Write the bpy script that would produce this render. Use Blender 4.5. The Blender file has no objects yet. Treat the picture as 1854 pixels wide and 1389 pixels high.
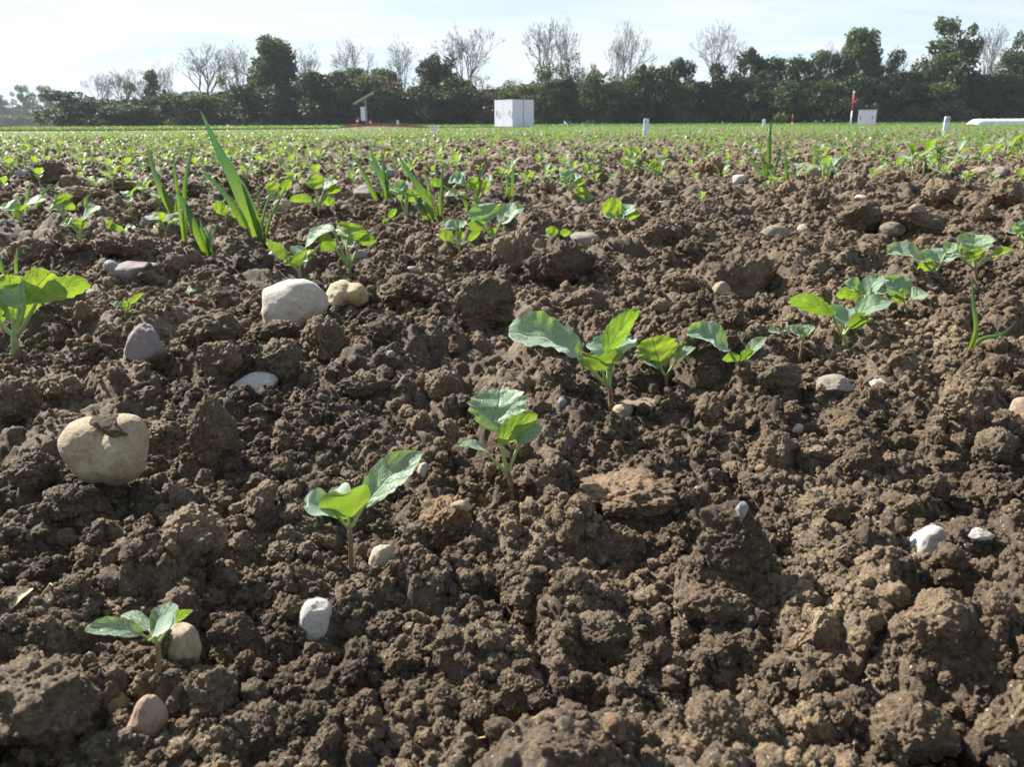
import bpy, math, random
import numpy as np
from mathutils import Vector, Matrix, Euler

# ---------------------------------------------------------------- camera
F_PX, CX, CY, CAM_H = 1500.0, 927.0, 694.5, 0.25
PITCH, ROLL = math.atan(470.0 / F_PX), math.radians(0.30)
scene = bpy.context.scene
C = scene.collection
cam_data = bpy.data.cameras.new('camera')
cam = bpy.data.objects.new('camera', cam_data)
C.objects.link(cam)
cam_rot = Matrix.Rotation(math.pi / 2 - PITCH, 3, 'X') @ Matrix.Rotation(-ROLL, 3, 'Z')
cam.matrix_world = Matrix.Translation((0, 0, CAM_H)) @ cam_rot.to_4x4()
cam_data.sensor_width = 36.0
cam_data.lens = 36.0 * F_PX / 1854.0
cam_data.clip_start, cam_data.clip_end = 0.01, 5000
cam_data.dof.use_dof = True
cam_data.dof.focus_distance = 0.75
cam_data.dof.aperture_fstop = 24
scene.camera = cam

# ---------------------------------------------------------------- light
SUN_AZ, SUN_EL = math.radians(-54), math.radians(38)      # azimuth from +Y towards +X
world = bpy.data.worlds.new('World'); scene.world = world; world.use_nodes = True
wn, wl = world.node_tree.nodes, world.node_tree.links
wn.clear()
out = wn.new('ShaderNodeOutputWorld'); bg = wn.new('ShaderNodeBackground'); bg.inputs['Strength'].default_value = 0.05
sky = wn.new('ShaderNodeTexSky'); sky.sky_type = 'NISHITA'; sky.sun_disc = False
sky.sun_elevation = SUN_EL; sky.sun_rotation = SUN_AZ; sky.air_density = 1.2; sky.dust_density = 1.5
tc = wn.new('ShaderNodeTexCoord'); sep = wn.new('ShaderNodeSeparateXYZ')
wl.new(tc.outputs['Generated'], sep.inputs[0])
def wmath(op, a, b=None, clamp=False):
    n = wn.new('ShaderNodeMath'); n.operation = op; n.use_clamp = clamp
    for i, v in enumerate((a, b)):
        if v is None: continue
        if isinstance(v, (int, float)): n.inputs[i].default_value = v
        else: wl.new(v, n.inputs[i])
    return n.outputs[0]
el = wmath('MAXIMUM', sep.outputs['Z'], 0.02)
inv = wmath('DIVIDE', 1.0, wmath('ADD', el, 0.10))
thick = wmath('DIVIDE', 0.30, wmath('ADD', el, 0.015))
mp = wn.new('ShaderNodeCombineXYZ')                        # veil laid out on a high flat layer
wl.new(wmath('MULTIPLY', sep.outputs['X'], inv), mp.inputs[0])
wl.new(wmath('MULTIPLY', sep.outputs['Y'], inv), mp.inputs[1])
cn = wn.new('ShaderNodeTexNoise'); cn.inputs['Scale'].default_value = 0.9; cn.inputs['Detail'].default_value = 6
cn.inputs['Roughness'].default_value = 0.55; cn.inputs['Distortion'].default_value = 0.6
wl.new(mp.outputs[0], cn.inputs['Vector'])
veil = wmath('MULTIPLY', thick, wmath('ADD', wmath('MULTIPLY', cn.outputs['Fac'], 1.2), 0.15))
fac = wmath('SUBTRACT', 1.0, wmath('POWER', 2.718, wmath('MULTIPLY', veil, -1.0)), clamp=True)
mx = wn.new('ShaderNodeMix'); mx.data_type = 'RGBA'
wl.new(fac, mx.inputs['Factor']); wl.new(sky.outputs[0], mx.inputs[6])
st = wn.new('ShaderNodeVectorMath'); st.operation = 'MULTIPLY'; st.inputs[1].default_value = (0.55, 1.0, 1.0); wl.new(mp.outputs[0], st.inputs[0])
c2 = wn.new('ShaderNodeTexNoise'); c2.inputs['Scale'].default_value = 1.3; c2.inputs['Detail'].default_value = 7; c2.inputs['Roughness'].default_value = 0.6; c2.inputs['Distortion'].default_value = 0.8
wl.new(st.outputs[0], c2.inputs['Vector'])
cr = wn.new('ShaderNodeValToRGB'); cr.color_ramp.elements[0].position = 0.38; cr.color_ramp.elements[1].position = 0.64
cr.color_ramp.elements[0].color = (0.655, 0.795, 0.93, 1); cr.color_ramp.elements[1].color = (0.86, 0.915, 0.955, 1)
wl.new(c2.outputs['Fac'], cr.inputs[0])
cs = wn.new('ShaderNodeVectorMath'); cs.operation = 'SCALE'; cs.inputs['Scale'].default_value = 9.9; wl.new(cr.outputs[0], cs.inputs[0]); wl.new(cs.outputs[0], mx.inputs[7])
wl.new(mx.outputs[2], bg.inputs['Color']); wl.new(bg.outputs[0], out.inputs[0])

sd = bpy.data.lights.new('sun', 'SUN'); sd.energy = 5.0; sd.angle = math.radians(0.6); sd.color = (1.0, 0.94, 0.84)
sun = bpy.data.objects.new('sun', sd); C.objects.link(sun)
SUN = Vector((math.sin(SUN_AZ) * math.cos(SUN_EL), math.cos(SUN_AZ) * math.cos(SUN_EL), math.sin(SUN_EL)))
sun.rotation_euler = SUN.to_track_quat('Z', 'Y').to_euler()
scene.view_settings.view_transform = 'Standard'; scene.view_settings.look = 'None'
scene.view_settings.exposure = 1.27; scene.view_settings.gamma = 1.0
scene.view_settings.use_curve_mapping = False
scene.render.engine = 'CYCLES'
scene.cycles.max_bounces = 6; scene.cycles.diffuse_bounces = 2; scene.cycles.glossy_bounces = 2
scene.cycles.transmission_bounces = 3; scene.cycles.volume_bounces = 0
scene.cycles.transparent_max_bounces = 6

# ---------------------------------------------------------------- noise (numpy)
def hsh(ix, iy, iz, seed):
    h = (ix.astype(np.int64) * 374761393 + iy.astype(np.int64) * 668265263 + iz * 1274126177 + seed * 974711) & 0xFFFFFFFF
    h = ((h ^ (h >> 13)) * 1274126177) & 0xFFFFFFFF
    h = ((h ^ (h >> 16)) * 2246822519) & 0xFFFFFFFF
    return ((h ^ (h >> 15)) & 0xFFFFFF) / float(0xFFFFFF)

def vn2(x, y, seed=0):
    ix, iy = np.floor(x), np.floor(y)
    fx, fy = x - ix, y - iy
    fx, fy = fx * fx * (3 - 2 * fx), fy * fy * (3 - 2 * fy)
    a, b = hsh(ix, iy, 0, seed), hsh(ix + 1, iy, 0, seed)
    c, d = hsh(ix, iy + 1, 0, seed), hsh(ix + 1, iy + 1, 0, seed)
    return (a * (1 - fx) + b * fx) * (1 - fy) + (c * (1 - fx) + d * fx) * fy - 0.5

def vn3(p, seed=0):
    i = np.floor(p); f = p - i; f = f * f * (3 - 2 * f)
    r = 0
    for dx in (0, 1):
        for dy in (0, 1):
            for dz in (0, 1):
                w = (f[:, 0] if dx else 1 - f[:, 0]) * (f[:, 1] if dy else 1 - f[:, 1]) * (f[:, 2] if dz else 1 - f[:, 2])
                r = r + w * hsh(i[:, 0] + dx, i[:, 1] + dy, (i[:, 2] + dz).astype(np.int64), seed)
    return r - 0.5

def balls2(x, y, cell, rmin, rmax, prob, flat, seed):
    """height of a layer of half-buried lumps, one per cell"""
    gx, gy = x / cell, y / cell
    ix, iy = np.floor(gx), np.floor(gy)
    best = np.zeros_like(x)
    for dx in (-1, 0, 1):
        for dy in (-1, 0, 1):
            cx, cy = ix + dx, iy + dy
            px = cx + hsh(cx, cy, 1, seed); py = cy + hsh(cx, cy, 2, seed)
            r = rmin + (rmax - rmin) * hsh(cx, cy, 3, seed) ** 1.5
            on = hsh(cx, cy, 4, seed) < prob
            an = hsh(cx, cy, 5, seed) * 3.14; st = 0.75 + 0.5 * hsh(cx, cy, 6, seed)
            ux, uy = (gx - px), (gy - py)
            vx = (ux * np.cos(an) + uy * np.sin(an)) * st; vy = (-ux * np.sin(an) + uy * np.cos(an)) / st
            q = 1 - (vx * vx + vy * vy) / (r * r)
            z = np.where(on & (q > 0), np.sqrt(np.maximum(q, 0)) * r * flat, 0)
            best = np.maximum(best, z)
    return best * cell

def balls3(p, seed, r0=0.75):
    i = np.floor(p); best = np.zeros(len(p))
    for dx in (-1, 0, 1):
        for dy in (-1, 0, 1):
            for dz in (-1, 0, 1):
                c = i + np.array((dx, dy, dz)); cz = c[:, 2].astype(np.int64)
                f = np.stack([hsh(c[:, 0], c[:, 1], cz, seed + k) for k in (1, 2, 3)], 1)
                r = r0 * (0.45 + 0.55 * hsh(c[:, 0], c[:, 1], cz, seed + 4))
                q = 1 - ((p - c - f) ** 2).sum(1) / (r * r)
                best = np.maximum(best, np.sqrt(np.maximum(q, 0)) * r)
    return best

# ---------------------------------------------------------------- pixels of the photograph to points of the place
def ray(px, py):
    d = cam_rot @ Vector((px - CX, CY - py, -F_PX))
    return d.normalized()
CAMP = Vector((0, 0, CAM_H))
def flat(px, py, z=0.0):
    d = ray(px, py); t = (z - CAM_H) / min(d.z, -1e-4)
    return CAMP + d * t
def on_plane(px, py, y):
    d = ray(px, py); return CAMP + d * (y / d.y)
FWD = cam_rot @ Vector((0, 0, -1))
def mpp(p):                                                # metres per photo pixel at a point
    return (Vector(p) - CAMP).dot(FWD) / F_PX
def horizon_base(px, dist):                                # a spot on the ground under column px, dist metres ahead
    d = ray(px, 226); return Vector((d.x / d.y * dist, dist, 0))

calm = []          # (x, y, r) spots where the big lumps of the ground are held down
def height(x, y, coarse=None):
    x = np.asarray(x, float); y = np.asarray(y, float)
    d = np.sqrt(x * x + y * y)
    wx = x + 0.012 * vn2(x * 40, y * 40, 11) + 0.004 * vn2(x * 130, y * 130, 13)
    wy = y + 0.012 * vn2(x * 40, y * 40, 12) + 0.004 * vn2(x * 130, y * 130, 14)
    mask = np.ones_like(x)
    srt = len(y) > 5000 and bool(np.all(np.diff(y) >= 0))
    for (cx, cy, r) in calm:
        sl = slice(np.searchsorted(y, cy - 1.2 * r), np.searchsorted(y, cy + 1.2 * r)) if srt else slice(None)
        q = np.sqrt((x[sl] - cx) ** 2 + (y[sl] - cy) ** 2) / r
        mask[sl] = np.minimum(mask[sl], np.clip((q - 0.55) / 0.6, 0.12, 1))
    und = 0.020 * vn2(x * 2.3 + 5, y * 2.3, 1) + 0.016 * vn2(x * 6, y * 6, 2)
    big = balls2(wx, wy, 0.115, 0.25, 0.62, 0.55, 0.80, 21)
    mid = balls2(wx, wy, 0.052, 0.30, 0.70, 0.75, 0.85, 22)
    h = und + (big * 0.62 + mid * 0.66) * mask
    if coarse == 'smooth': return und
    s1 = balls2(wx + 0.3, wy, 0.024, 0.35, 0.75, 0.85, 0.95, 23)
    h = h + s1 * 0.66
    if coarse: return h
    w2 = np.clip((7 - d) / 4, 0, 1); w3 = np.clip((2.6 - d) / 1.4, 0, 1)
    s2 = balls2(wx, wy + 0.2, 0.0115, 0.35, 0.75, 0.9, 1.0, 24)
    s3 = balls2(x, y, 0.0052, 0.4, 0.8, 0.9, 1.0, 25)
    h = h + s2 * 0.62 * w2 + s3 * 0.6 * w3 + 0.0012 * vn2(x * 600, y * 600, 6) * w3
    return h
def hz(x, y, coarse=None):
    return float(height(np.array([x]), np.array([y]), coarse)[0])
def ground_at(px, py):
    d = ray(px, py); t0 = (0.09 - CAM_H) / min(d.z, -1e-4); t1 = (-0.03 - CAM_H) / min(d.z, -1e-4)
    t = np.linspace(t0, t1, 260)
    x, y, z = d.x * t, d.y * t, CAM_H + d.z * t
    h = height(x, y, True); k = int(np.argmax(z < h))
    return Vector((x[k], y[k], hz(x[k], y[k])))

# ---------------------------------------------------------------- materials
def mat(name):
    m = bpy.data.materials.new(name); m.use_nodes = True
    nt = m.node_tree; nt.nodes.clear()
    return m, nt.nodes, nt.links
def node(ns, t, **kw):
    n = ns.new(t)
    for k, v in kw.items():
        if hasattr(n, k): setattr(n, k, v)
        else: n.inputs[k.replace('_', ' ')].default_value = v
    return n
def ramp(ns, stops):
    r = ns.new('ShaderNodeValToRGB'); e = r.color_ramp.elements
    while len(e) < len(stops): e.new(0.5)
    for i, (p, c) in enumerate(stops):
        e[i].position = p; e[i].color = (*c, 1) if len(c) == 3 else c
    return r
def mixc(ns, ls, f, a, b, mode='MIX'):
    m = ns.new('ShaderNodeMix'); m.data_type = 'RGBA'; m.blend_type = mode
    for sock, v in ((m.inputs['Factor'], f), (m.inputs[6], a), (m.inputs[7], b)):
        if isinstance(v, (int, float)): sock.default_value = v
        elif isinstance(v, tuple): sock.default_value = (*v, 1)
        else: ls.new(v, sock)
    return m.outputs[2]

def soil_material(name, tint=(1, 1, 1), scale=1.0):
    m, ns, ls = mat(name)
    o = ns.new('ShaderNodeOutputMaterial'); b = node(ns, 'ShaderNodeBsdfPrincipled', Roughness=0.72)
    b.inputs['Specular IOR Level'].default_value = 0.35
    g = ns.new('ShaderNodeNewGeometry'); oi = ns.new('ShaderNodeObjectInfo'); v = g.outputs['Position']
    n1 = node(ns, 'ShaderNodeTexNoise', Scale=14 * scale, Detail=4.0, Roughness=0.6); ls.new(v, n1.inputs['Vector'])
    n2 = node(ns, 'ShaderNodeTexNoise', Scale=330 * scale, Detail=5.0, Roughness=0.72); ls.new(v, n2.inputs['Vector'])
    n3 = node(ns, 'ShaderNodeTexNoise', Scale=1500 * scale, Detail=3.0, Roughness=0.6); ls.new(v, n3.inputs['Vector'])
    r1 = ramp(ns, [(0.32, (0.122, 0.088, 0.062)), (0.5, (0.190, 0.145, 0.104)), (0.70, (0.300, 0.238, 0.172))]); ls.new(n1.outputs['Fac'], r1.inputs[0])
    r2 = ramp(ns, [(0.30, (0.42, 0.40, 0.38)), (0.52, (1, 1, 1)), (0.72, (1.5, 1.47, 1.40))]); ls.new(n2.outputs['Fac'], r2.inputs[0])  # bright end lifted to paint sunlit highlights into the soil colour
    c = mixc(ns, ls, 1.0, r1.outputs[0], r2.outputs[0], 'MULTIPLY')
    n7 = node(ns, 'ShaderNodeTexNoise', Scale=3.2 * scale, Detail=5.0, Roughness=0.65); ls.new(v, n7.inputs['Vector'])
    r7 = ramp(ns, [(0.36, (0.72, 0.71, 0.72)), (0.50, (1, 1, 1)), (0.66, (1.22, 1.19, 1.14))]); ls.new(n7.outputs['Fac'], r7.inputs[0])
    c = mixc(ns, ls, 1.0, c, r7.outputs[0], 'MULTIPLY')
    rr = ramp(ns, [(0.0, (0.66, 0.62, 0.60)), (0.35, (0.92, 0.92, 0.92)), (0.7, (1.08, 1.05, 1.0)), (0.93, (1.24, 1.19, 1.10)), (0.96, (1.14, 1.04, 0.95)), (1.0, (1.28, 1.27, 1.25))]); ls.new(oi.outputs['Random'], rr.inputs[0])
    c = mixc(ns, ls, 1.0, c, rr.outputs[0], 'MULTIPLY')
    # sparse sand grains; their bright colour also paints in specular glints
    vo = node(ns, 'ShaderNodeTexVoronoi', Scale=420 * scale); ls.new(v, vo.inputs['Vector'])
    gr = ramp(ns, [(0.0, (1, 1, 1)), (0.16, (1, 1, 1)), (0.24, (0, 0, 0))]); ls.new(vo.outputs['Distance'], gr.inputs[0])
    sp = node(ns, 'ShaderNodeSeparateColor'); ls.new(vo.outputs['Color'], sp.inputs[0])
    gt = node(ns, 'ShaderNodeMath', operation='GREATER_THAN'); ls.new(sp.outputs[0], gt.inputs[0]); gt.inputs[1].default_value = 0.82
    mu = node(ns, 'ShaderNodeMath', operation='MULTIPLY'); ls.new(gr.outputs[0], mu.inputs[0]); ls.new(gt.outputs[0], mu.inputs[1])
    c = mixc(ns, ls, mu.outputs[0], c, (0.60, 0.55, 0.47))
    c = mixc(ns, ls, 1.0, c, tint, 'MULTIPLY')
    ls.new(c, b.inputs['Base Color'])
    ad = node(ns, 'ShaderNodeMath', operation='ADD'); ls.new(n2.outputs['Fac'], ad.inputs[0]); 
    m3 = node(ns, 'ShaderNodeMath', operation='MULTIPLY'); ls.new(n3.outputs['Fac'], m3.inputs[0]); m3.inputs[1].default_value = 0.45; ls.new(m3.outputs[0], ad.inputs[1])
    bp = node(ns, 'ShaderNodeBump', Strength=1.0, Distance=0.0046 / scale); ls.new(ad.outputs[0], bp.inputs['Height'])
    ls.new(bp.outputs[0], b.inputs['Normal']); ls.new(b.outputs[0], o.inputs[0])
    return m

def leaf_material(name, top, under, trans, veins=True, twid=0.55, rough=0.42, sheen=0.8, fade=None):
    m, ns, ls = mat(name)
    o = ns.new('ShaderNodeOutputMaterial')
    b = node(ns, 'ShaderNodeBsdfPrincipled', Roughness=rough); b.inputs['Specular IOR Level'].default_value = 0.6
    b.inputs['Sheen Weight'].default_value = sheen; b.inputs['Sheen Roughness'].default_value = 0.35; b.inputs['Sheen Tint'].default_value = (0.85, 0.97, 0.95, 1)
    t = ns.new('ShaderNodeBsdfTranslucent')
    geo = ns.new('ShaderNodeNewGeometry'); tcn = ns.new('ShaderNodeTexCoord'); oi = ns.new('ShaderNodeObjectInfo')
    nz = node(ns, 'ShaderNodeTexNoise', Scale=160.0, Detail=3.0); ls.new(tcn.outputs['Object'], nz.inputs['Vector'])
    base = mixc(ns, ls, geo.outputs['Backfacing'], top, under)
    vr = ramp(ns, [(0.3, (0.82, 0.84, 0.8)), (0.7, (1.14, 1.12, 1.1))]); ls.new(nz.outputs['Fac'], vr.inputs[0])
    base = mixc(ns, ls, 1.0, base, vr.outputs[0], 'MULTIPLY')
    rr = ramp(ns, [(0, (0.85, 0.92, 0.9)), (1, (1.15, 1.06, 1.0))]); ls.new(oi.outputs['Random'], rr.inputs[0])
    base = mixc(ns, ls, 1.0, base, rr.outputs[0], 'MULTIPLY')
    tr = mixc(ns, ls, 1.0, trans, rr.outputs[0], 'MULTIPLY')
    tr = mixc(ns, ls, 1.0, tr, vr.outputs[0], 'MULTIPLY')
    if fade:                                             # older, waxier upper half of a cereal blade
        u2 = ns.new('ShaderNodeSeparateXYZ'); ls.new(tcn.outputs['UV'], u2.inputs[0])
        fr = ramp(ns, [(0.22, (0, 0, 0)), (0.66, (1, 1, 1))]); ls.new(u2.outputs[1], fr.inputs[0])
        rb = node(ns, 'ShaderNodeTexWave', Scale=6.0, Distortion=0.0); rb.bands_direction = 'X'; ls.new(tcn.outputs['UV'], rb.inputs['Vector'])
        base = mixc(ns, ls, fr.outputs[0], base, fade[0]); tr = mixc(ns, ls, fr.outputs[0], tr, fade[1])
        sr_ = ramp(ns, [(0.0, (0.78, 0.8, 0.78)), (1.0, (1.12, 1.12, 1.1))]); ls.new(rb.outputs['Fac'], sr_.inputs[0])
        base = mixc(ns, ls, 1.0, base, sr_.outputs[0], 'MULTIPLY'); tr = mixc(ns, ls, 1.0, tr, sr_.outputs[0], 'MULTIPLY')
    if veins:
        uv = ns.new('ShaderNodeSeparateXYZ'); ls.new(tcn.outputs['UV'], uv.inputs[0])
        def M(op, a, b_=0.0, cl=False):
            n = ns.new('ShaderNodeMath'); n.operation = op; n.use_clamp = cl
            for i, q in enumerate((a, b_)):
                if isinstance(q, (int, float)): n.inputs[i].default_value = q
                else: ls.new(q, n.inputs[i])
            return n.outputs[0]
        au = M('ABSOLUTE', M('SUBTRACT', uv.outputs[0], 0.5))          # 0 at the midrib, 0.5 at the margin
        mid = M('SUBTRACT', 1.0, M('MULTIPLY', au, 26.0), True)
        wob = node(ns, 'ShaderNodeTexNoise', Scale=5.0, Detail=2.0); ls.new(tcn.outputs['UV'], wob.inputs['Vector'])
        sidev = M('MULTIPLY', M('GREATER_THAN', uv.outputs[0], 0.5), 0.42)
        ph = M('FRACT', M('ADD', M('ADD', M('MULTIPLY', M('SUBTRACT', uv.outputs[1], M('MULTIPLY', au, 0.75)), 4.4), M('MULTIPLY', wob.outputs['Fac'], 1.1)), sidev))
        vor = node(ns, 'ShaderNodeTexVoronoi', Scale=13.0, feature='DISTANCE_TO_EDGE'); ls.new(tcn.outputs['UV'], vor.inputs['Vector'])
        net = M('SUBTRACT', 1.0, M('MULTIPLY', vor.outputs['Distance'], 9.0), True)
        lat = M('SUBTRACT', 1.0, M('MULTIPLY', M('ABSOLUTE', M('SUBTRACT', ph, 0.5)), 11.0), True)
        vein = M('MAXIMUM', M('MAXIMUM', mid, M('MULTIPLY', lat, 0.62)), M('MULTIPLY', net, 0.22))
        base = mixc(ns, ls, M('MULTIPLY', vein, 0.30), base, (0.24, 0.33, 0.16))
        tr = mixc(ns, ls, M('MULTIPLY', vein, 0.45), tr, (0.16, 0.27, 0.03))
        marg = ramp(ns, [(0.40, (0, 0, 0)), (0.50, (1, 1, 1))]); ls.new(au, marg.inputs[0])
        base = mixc(ns, ls, M('MULTIPLY', marg.outputs[0], M('MULTIPLY', wob.outputs['Fac'], 0.5)), base, (0.34, 0.36, 0.13))
        fl = node(ns, 'ShaderNodeTexVoronoi', Scale=260.0); ls.new(tcn.outputs['Object'], fl.inputs['Vector'])
        fls = node(ns, 'ShaderNodeSeparateColor'); ls.new(fl.outputs['Color'], fls.inputs[0])
        fleck = M('MULTIPLY', M('LESS_THAN', fl.outputs['Distance'], 0.26), M('GREATER_THAN', fls.outputs[0], 0.93))
        base = mixc(ns, ls, M('MULTIPLY', fleck, 0.8), base, (0.16, 0.12, 0.07)); tr = mixc(ns, ls, M('MULTIPLY', fleck, 0.8), tr, (0.06, 0.05, 0.02))
        ph2 = M('ABSOLUTE', M('SUBTRACT', ph, 0.5))
        hgt = M('SUBTRACT', M('MULTIPLY', nz.outputs['Fac'], 0.35), M('MULTIPLY', M('ADD', vein, M('MULTIPLY', ph2, -0.9)), 0.6))
        bp = node(ns, 'ShaderNodeBump', Strength=0.85, Distance=0.0013); ls.new(hgt, bp.inputs['Height'])
        ls.new(bp.outputs[0], b.inputs['Normal']); ls.new(bp.outputs[0], t.inputs['Normal'])
    ls.new(base, b.inputs['Base Color']); ls.new(tr, t.inputs['Color'])
    mix = ns.new('ShaderNodeMixShader'); mix.inputs[0].default_value = twid
    ls.new(b.outputs[0], mix.inputs[1]); ls.new(t.outputs[0], mix.inputs[2]); ls.new(mix.outputs[0], o.inputs[0])
    return m

def plain(name, col, rough=0.6, var=0.12, scale=30.0, bump=0.0, spec=0.4, col2=None):
    m, ns, ls = mat(name)
    o = ns.new('ShaderNodeOutputMaterial'); b = node(ns, 'ShaderNodeBsdfPrincipled', Roughness=rough)
    b.inputs['Specular IOR Level'].default_value = spec
    g = ns.new('ShaderNodeTexCoord')
    n1 = node(ns, 'ShaderNodeTexNoise', Scale=scale, Detail=6.0, Roughness=0.62); ls.new(g.outputs['Object'], n1.inputs['Vector'])
    lo = tuple(c * (1 - var) for c in col); hi = col2 if col2 else tuple(min(1, c * (1 + var)) for c in col)
    r = ramp(ns, [(0.33, lo), (0.66, hi)]); ls.new(n1.outputs['Fac'], r.inputs[0])
    ls.new(r.outputs[0], b.inputs['Base Color'])
    if bump:
        bp = node(ns, 'ShaderNodeBump', Strength=0.6, Distance=bump); ls.new(n1.outputs['Fac'], bp.inputs['Height']); ls.new(bp.outputs[0], b.inputs['Normal'])
    ls.new(b.outputs[0], o.inputs[0])
    return m

def stone_material(name, a, b_, stain, dirt=0.35, rough=0.6):
    """pebble: two mineral tones, stain veins, soil dust low on its sides and in patches"""
    m, ns, ls = mat(name)
    o = ns.new('ShaderNodeOutputMaterial'); p = node(ns, 'ShaderNodeBsdfPrincipled', Roughness=rough); p.inputs['Specular IOR Level'].default_value = 0.4
    g = ns.new('ShaderNodeTexCoord'); oi = ns.new('ShaderNodeObjectInfo')
    add = node(ns, 'ShaderNodeVectorMath', operation='ADD'); ls.new(g.outputs['Object'], add.inputs[0])
    sc = node(ns, 'ShaderNodeVectorMath', operation='SCALE'); sc.inputs[0].default_value = (7, 3, 5); ls.new(oi.outputs['Random'], sc.inputs['Scale']); ls.new(sc.outputs[0], add.inputs[1])
    v = add.outputs[0]
    n1 = node(ns, 'ShaderNodeTexNoise', Scale=1.3, Detail=6.0, Roughness=0.6, Distortion=0.8); ls.new(v, n1.inputs['Vector'])
    n2 = node(ns, 'ShaderNodeTexNoise', Scale=22.0, Detail=5.0, Roughness=0.7); ls.new(v, n2.inputs['Vector'])
    n3 = node(ns, 'ShaderNodeTexNoise', Scale=2.1, Detail=8.0, Roughness=0.72); ls.new(v, n3.inputs['Vector'])
    r = ramp(ns, [(0.36, a), (0.62, b_)]); ls.new(n1.outputs['Fac'], r.inputs[0])
    sr = ramp(ns, [(0.47, (0, 0, 0)), (0.50, (1, 1, 1)), (0.53, (0, 0, 0))]); ls.new(n1.outputs['Fac'], sr.inputs[0])
    c = mixc(ns, ls, 0.0, r.outputs[0], stain); mixn = c.node
    mm = node(ns, 'ShaderNodeMath', operation='MULTIPLY'); ls.new(sr.outputs[0], mm.inputs[0]); mm.inputs[1].default_value = 0.35; ls.new(mm.outputs[0], mixn.inputs['Factor'])
    n5 = node(ns, 'ShaderNodeTexNoise', Scale=5.5, Detail=6.0, Roughness=0.7); ls.new(v, n5.inputs['Vector'])
    b5 = ramp(ns, [(0.30, (0.76, 0.73, 0.69)), (0.48, (1, 1, 1)), (0.7, (1.10, 1.09, 1.06))]); ls.new(n5.outputs['Fac'], b5.inputs[0])
    c = mixc(ns, ls, 1.0, c, b5.outputs[0], 'MULTIPLY')
    vr = ramp(ns, [(0.3, (0.82, 0.80, 0.77)), (0.6, (1.08, 1.08, 1.06))]); ls.new(n2.outputs['Fac'], vr.inputs[0])
    c = mixc(ns, ls, 1.0, c, vr.outputs[0], 'MULTIPLY')
    dr = ramp(ns, [(0.50 + 0.25 * (0.5 - dirt), (0, 0, 0)), (0.64 + 0.25 * (0.5 - dirt), (1, 1, 1))]); ls.new(n3.outputs['Fac'], dr.inputs[0])
    df = node(ns, 'ShaderNodeMath', operation='MULTIPLY'); ls.new(dr.outputs[0], df.inputs[0]); df.inputs[1].default_value = min(0.85, dirt * 1.6)
    c = mixc(ns, ls, df.outputs[0], c, (0.17, 0.125, 0.08))
    ls.new(c, p.inputs['Base Color'])
    bp = node(ns, 'ShaderNodeBump', Strength=0.6, Distance=0.06); ls.new(n2.outputs['Fac'], bp.inputs['Height']); ls.new(bp.outputs[0], p.inputs['Normal'])
    ls.new(p.outputs[0], o.inputs[0])
    return m

M_SOIL = soil_material('soil')
M_CLOD = soil_material('clod_soil', tint=(1.14, 1.13, 1.08))
M_CLOD_OCHRE = soil_material('ochre_soil', tint=(1.10, 0.98, 0.84))
M_FARSOIL = soil_material('far_soil', tint=(1.12, 1.08, 1.04), scale=0.12)
M_LEAF = leaf_material('seedling_leaf', (0.23, 0.36, 0.26), (0.15, 0.24, 0.07), (0.33, 0.50, 0.03), True, 0.38, 0.5, 0.9)
M_COTY = leaf_material('seed_leaf', (0.29, 0.41, 0.33), (0.14, 0.22, 0.06), (0.25, 0.40, 0.03), False, 0.34, 0.45, 0.9)
M_GRASS = leaf_material('cereal_blade', (0.07, 0.16, 0.055), (0.07, 0.15, 0.05), (0.24, 0.38, 0.02), False, 0.42, 0.4, 0.4, ((0.075, 0.165, 0.10), (0.075, 0.18, 0.045)))
M_FARLEAF = leaf_material('far_seedling_leaf', (0.15, 0.25, 0.15), (0.10, 0.18, 0.05), (0.23, 0.37, 0.03), False, 0.40, 0.42, 0.35)
M_STEM = plain('green_stem', (0.26, 0.34, 0.12), 0.5, 0.15, 120)
M_STEMRED = plain('reddish_stem', (0.24, 0.11, 0.085), 0.5, 0.3, 90, col2=(0.26, 0.20, 0.10))
M_STRAW = plain('dry_straw', (0.55, 0.44, 0.25), 0.7, 0.2, 60)

# ---------------------------------------------------------------- mesh helpers
def tag(o, label=None, cat=None, group=None, kind=None):
    if label: o['label'] = label
    if cat: o['category'] = cat
    if group: o['group'] = group
    if kind: o['kind'] = kind
    return o
def np_mesh(name, v, f, mats, smooth=True, uv=None, mi=None):
    """v Nx3; f list of index tuples or an (n,k) array"""
    me = bpy.data.meshes.new(name)
    v = np.asarray(v, dtype=np.float32)
    if isinstance(f, np.ndarray):
        n, k = f.shape
        me.vertices.add(len(v)); me.vertices.foreach_set('co', v.ravel())
        me.loops.add(n * k); me.loops.foreach_set('vertex_index', f.astype(np.int32).ravel())
        me.polygons.add(n); me.polygons.foreach_set('loop_start', np.arange(0, n * k, k, dtype=np.int32))
        me.polygons.foreach_set('loop_total', np.full(n, k, dtype=np.int32))
        me.update(calc_edges=True)
    else:
        me.from_pydata([tuple(map(float, q)) for q in v], [], f)
    if uv is not None:
        ul = me.uv_layers.new(name='UVMap')
        li = np.empty(len(me.loops), dtype=np.int32); me.loops.foreach_get('vertex_index', li)
        ul.data.foreach_set('uv', np.asarray(uv, dtype=np.float32)[li].ravel())
    for m in (mats if isinstance(mats, (list, tuple)) else [mats]): me.materials.append(m)
    if mi is not None: me.polygons.foreach_set('material_index', np.asarray(mi, dtype=np.int32))
    me.polygons.foreach_set('use_smooth', np.full(len(me.polygons), smooth, dtype=bool))
    me.validate(); me.update()
    return me
def obj(name, me, parent=None, loc=None, coll=None):
    o = bpy.data.objects.new(name, me); (coll or C).objects.link(o)
    if parent: o.parent = parent
    if loc is not None: o.location = loc
    return o
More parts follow.
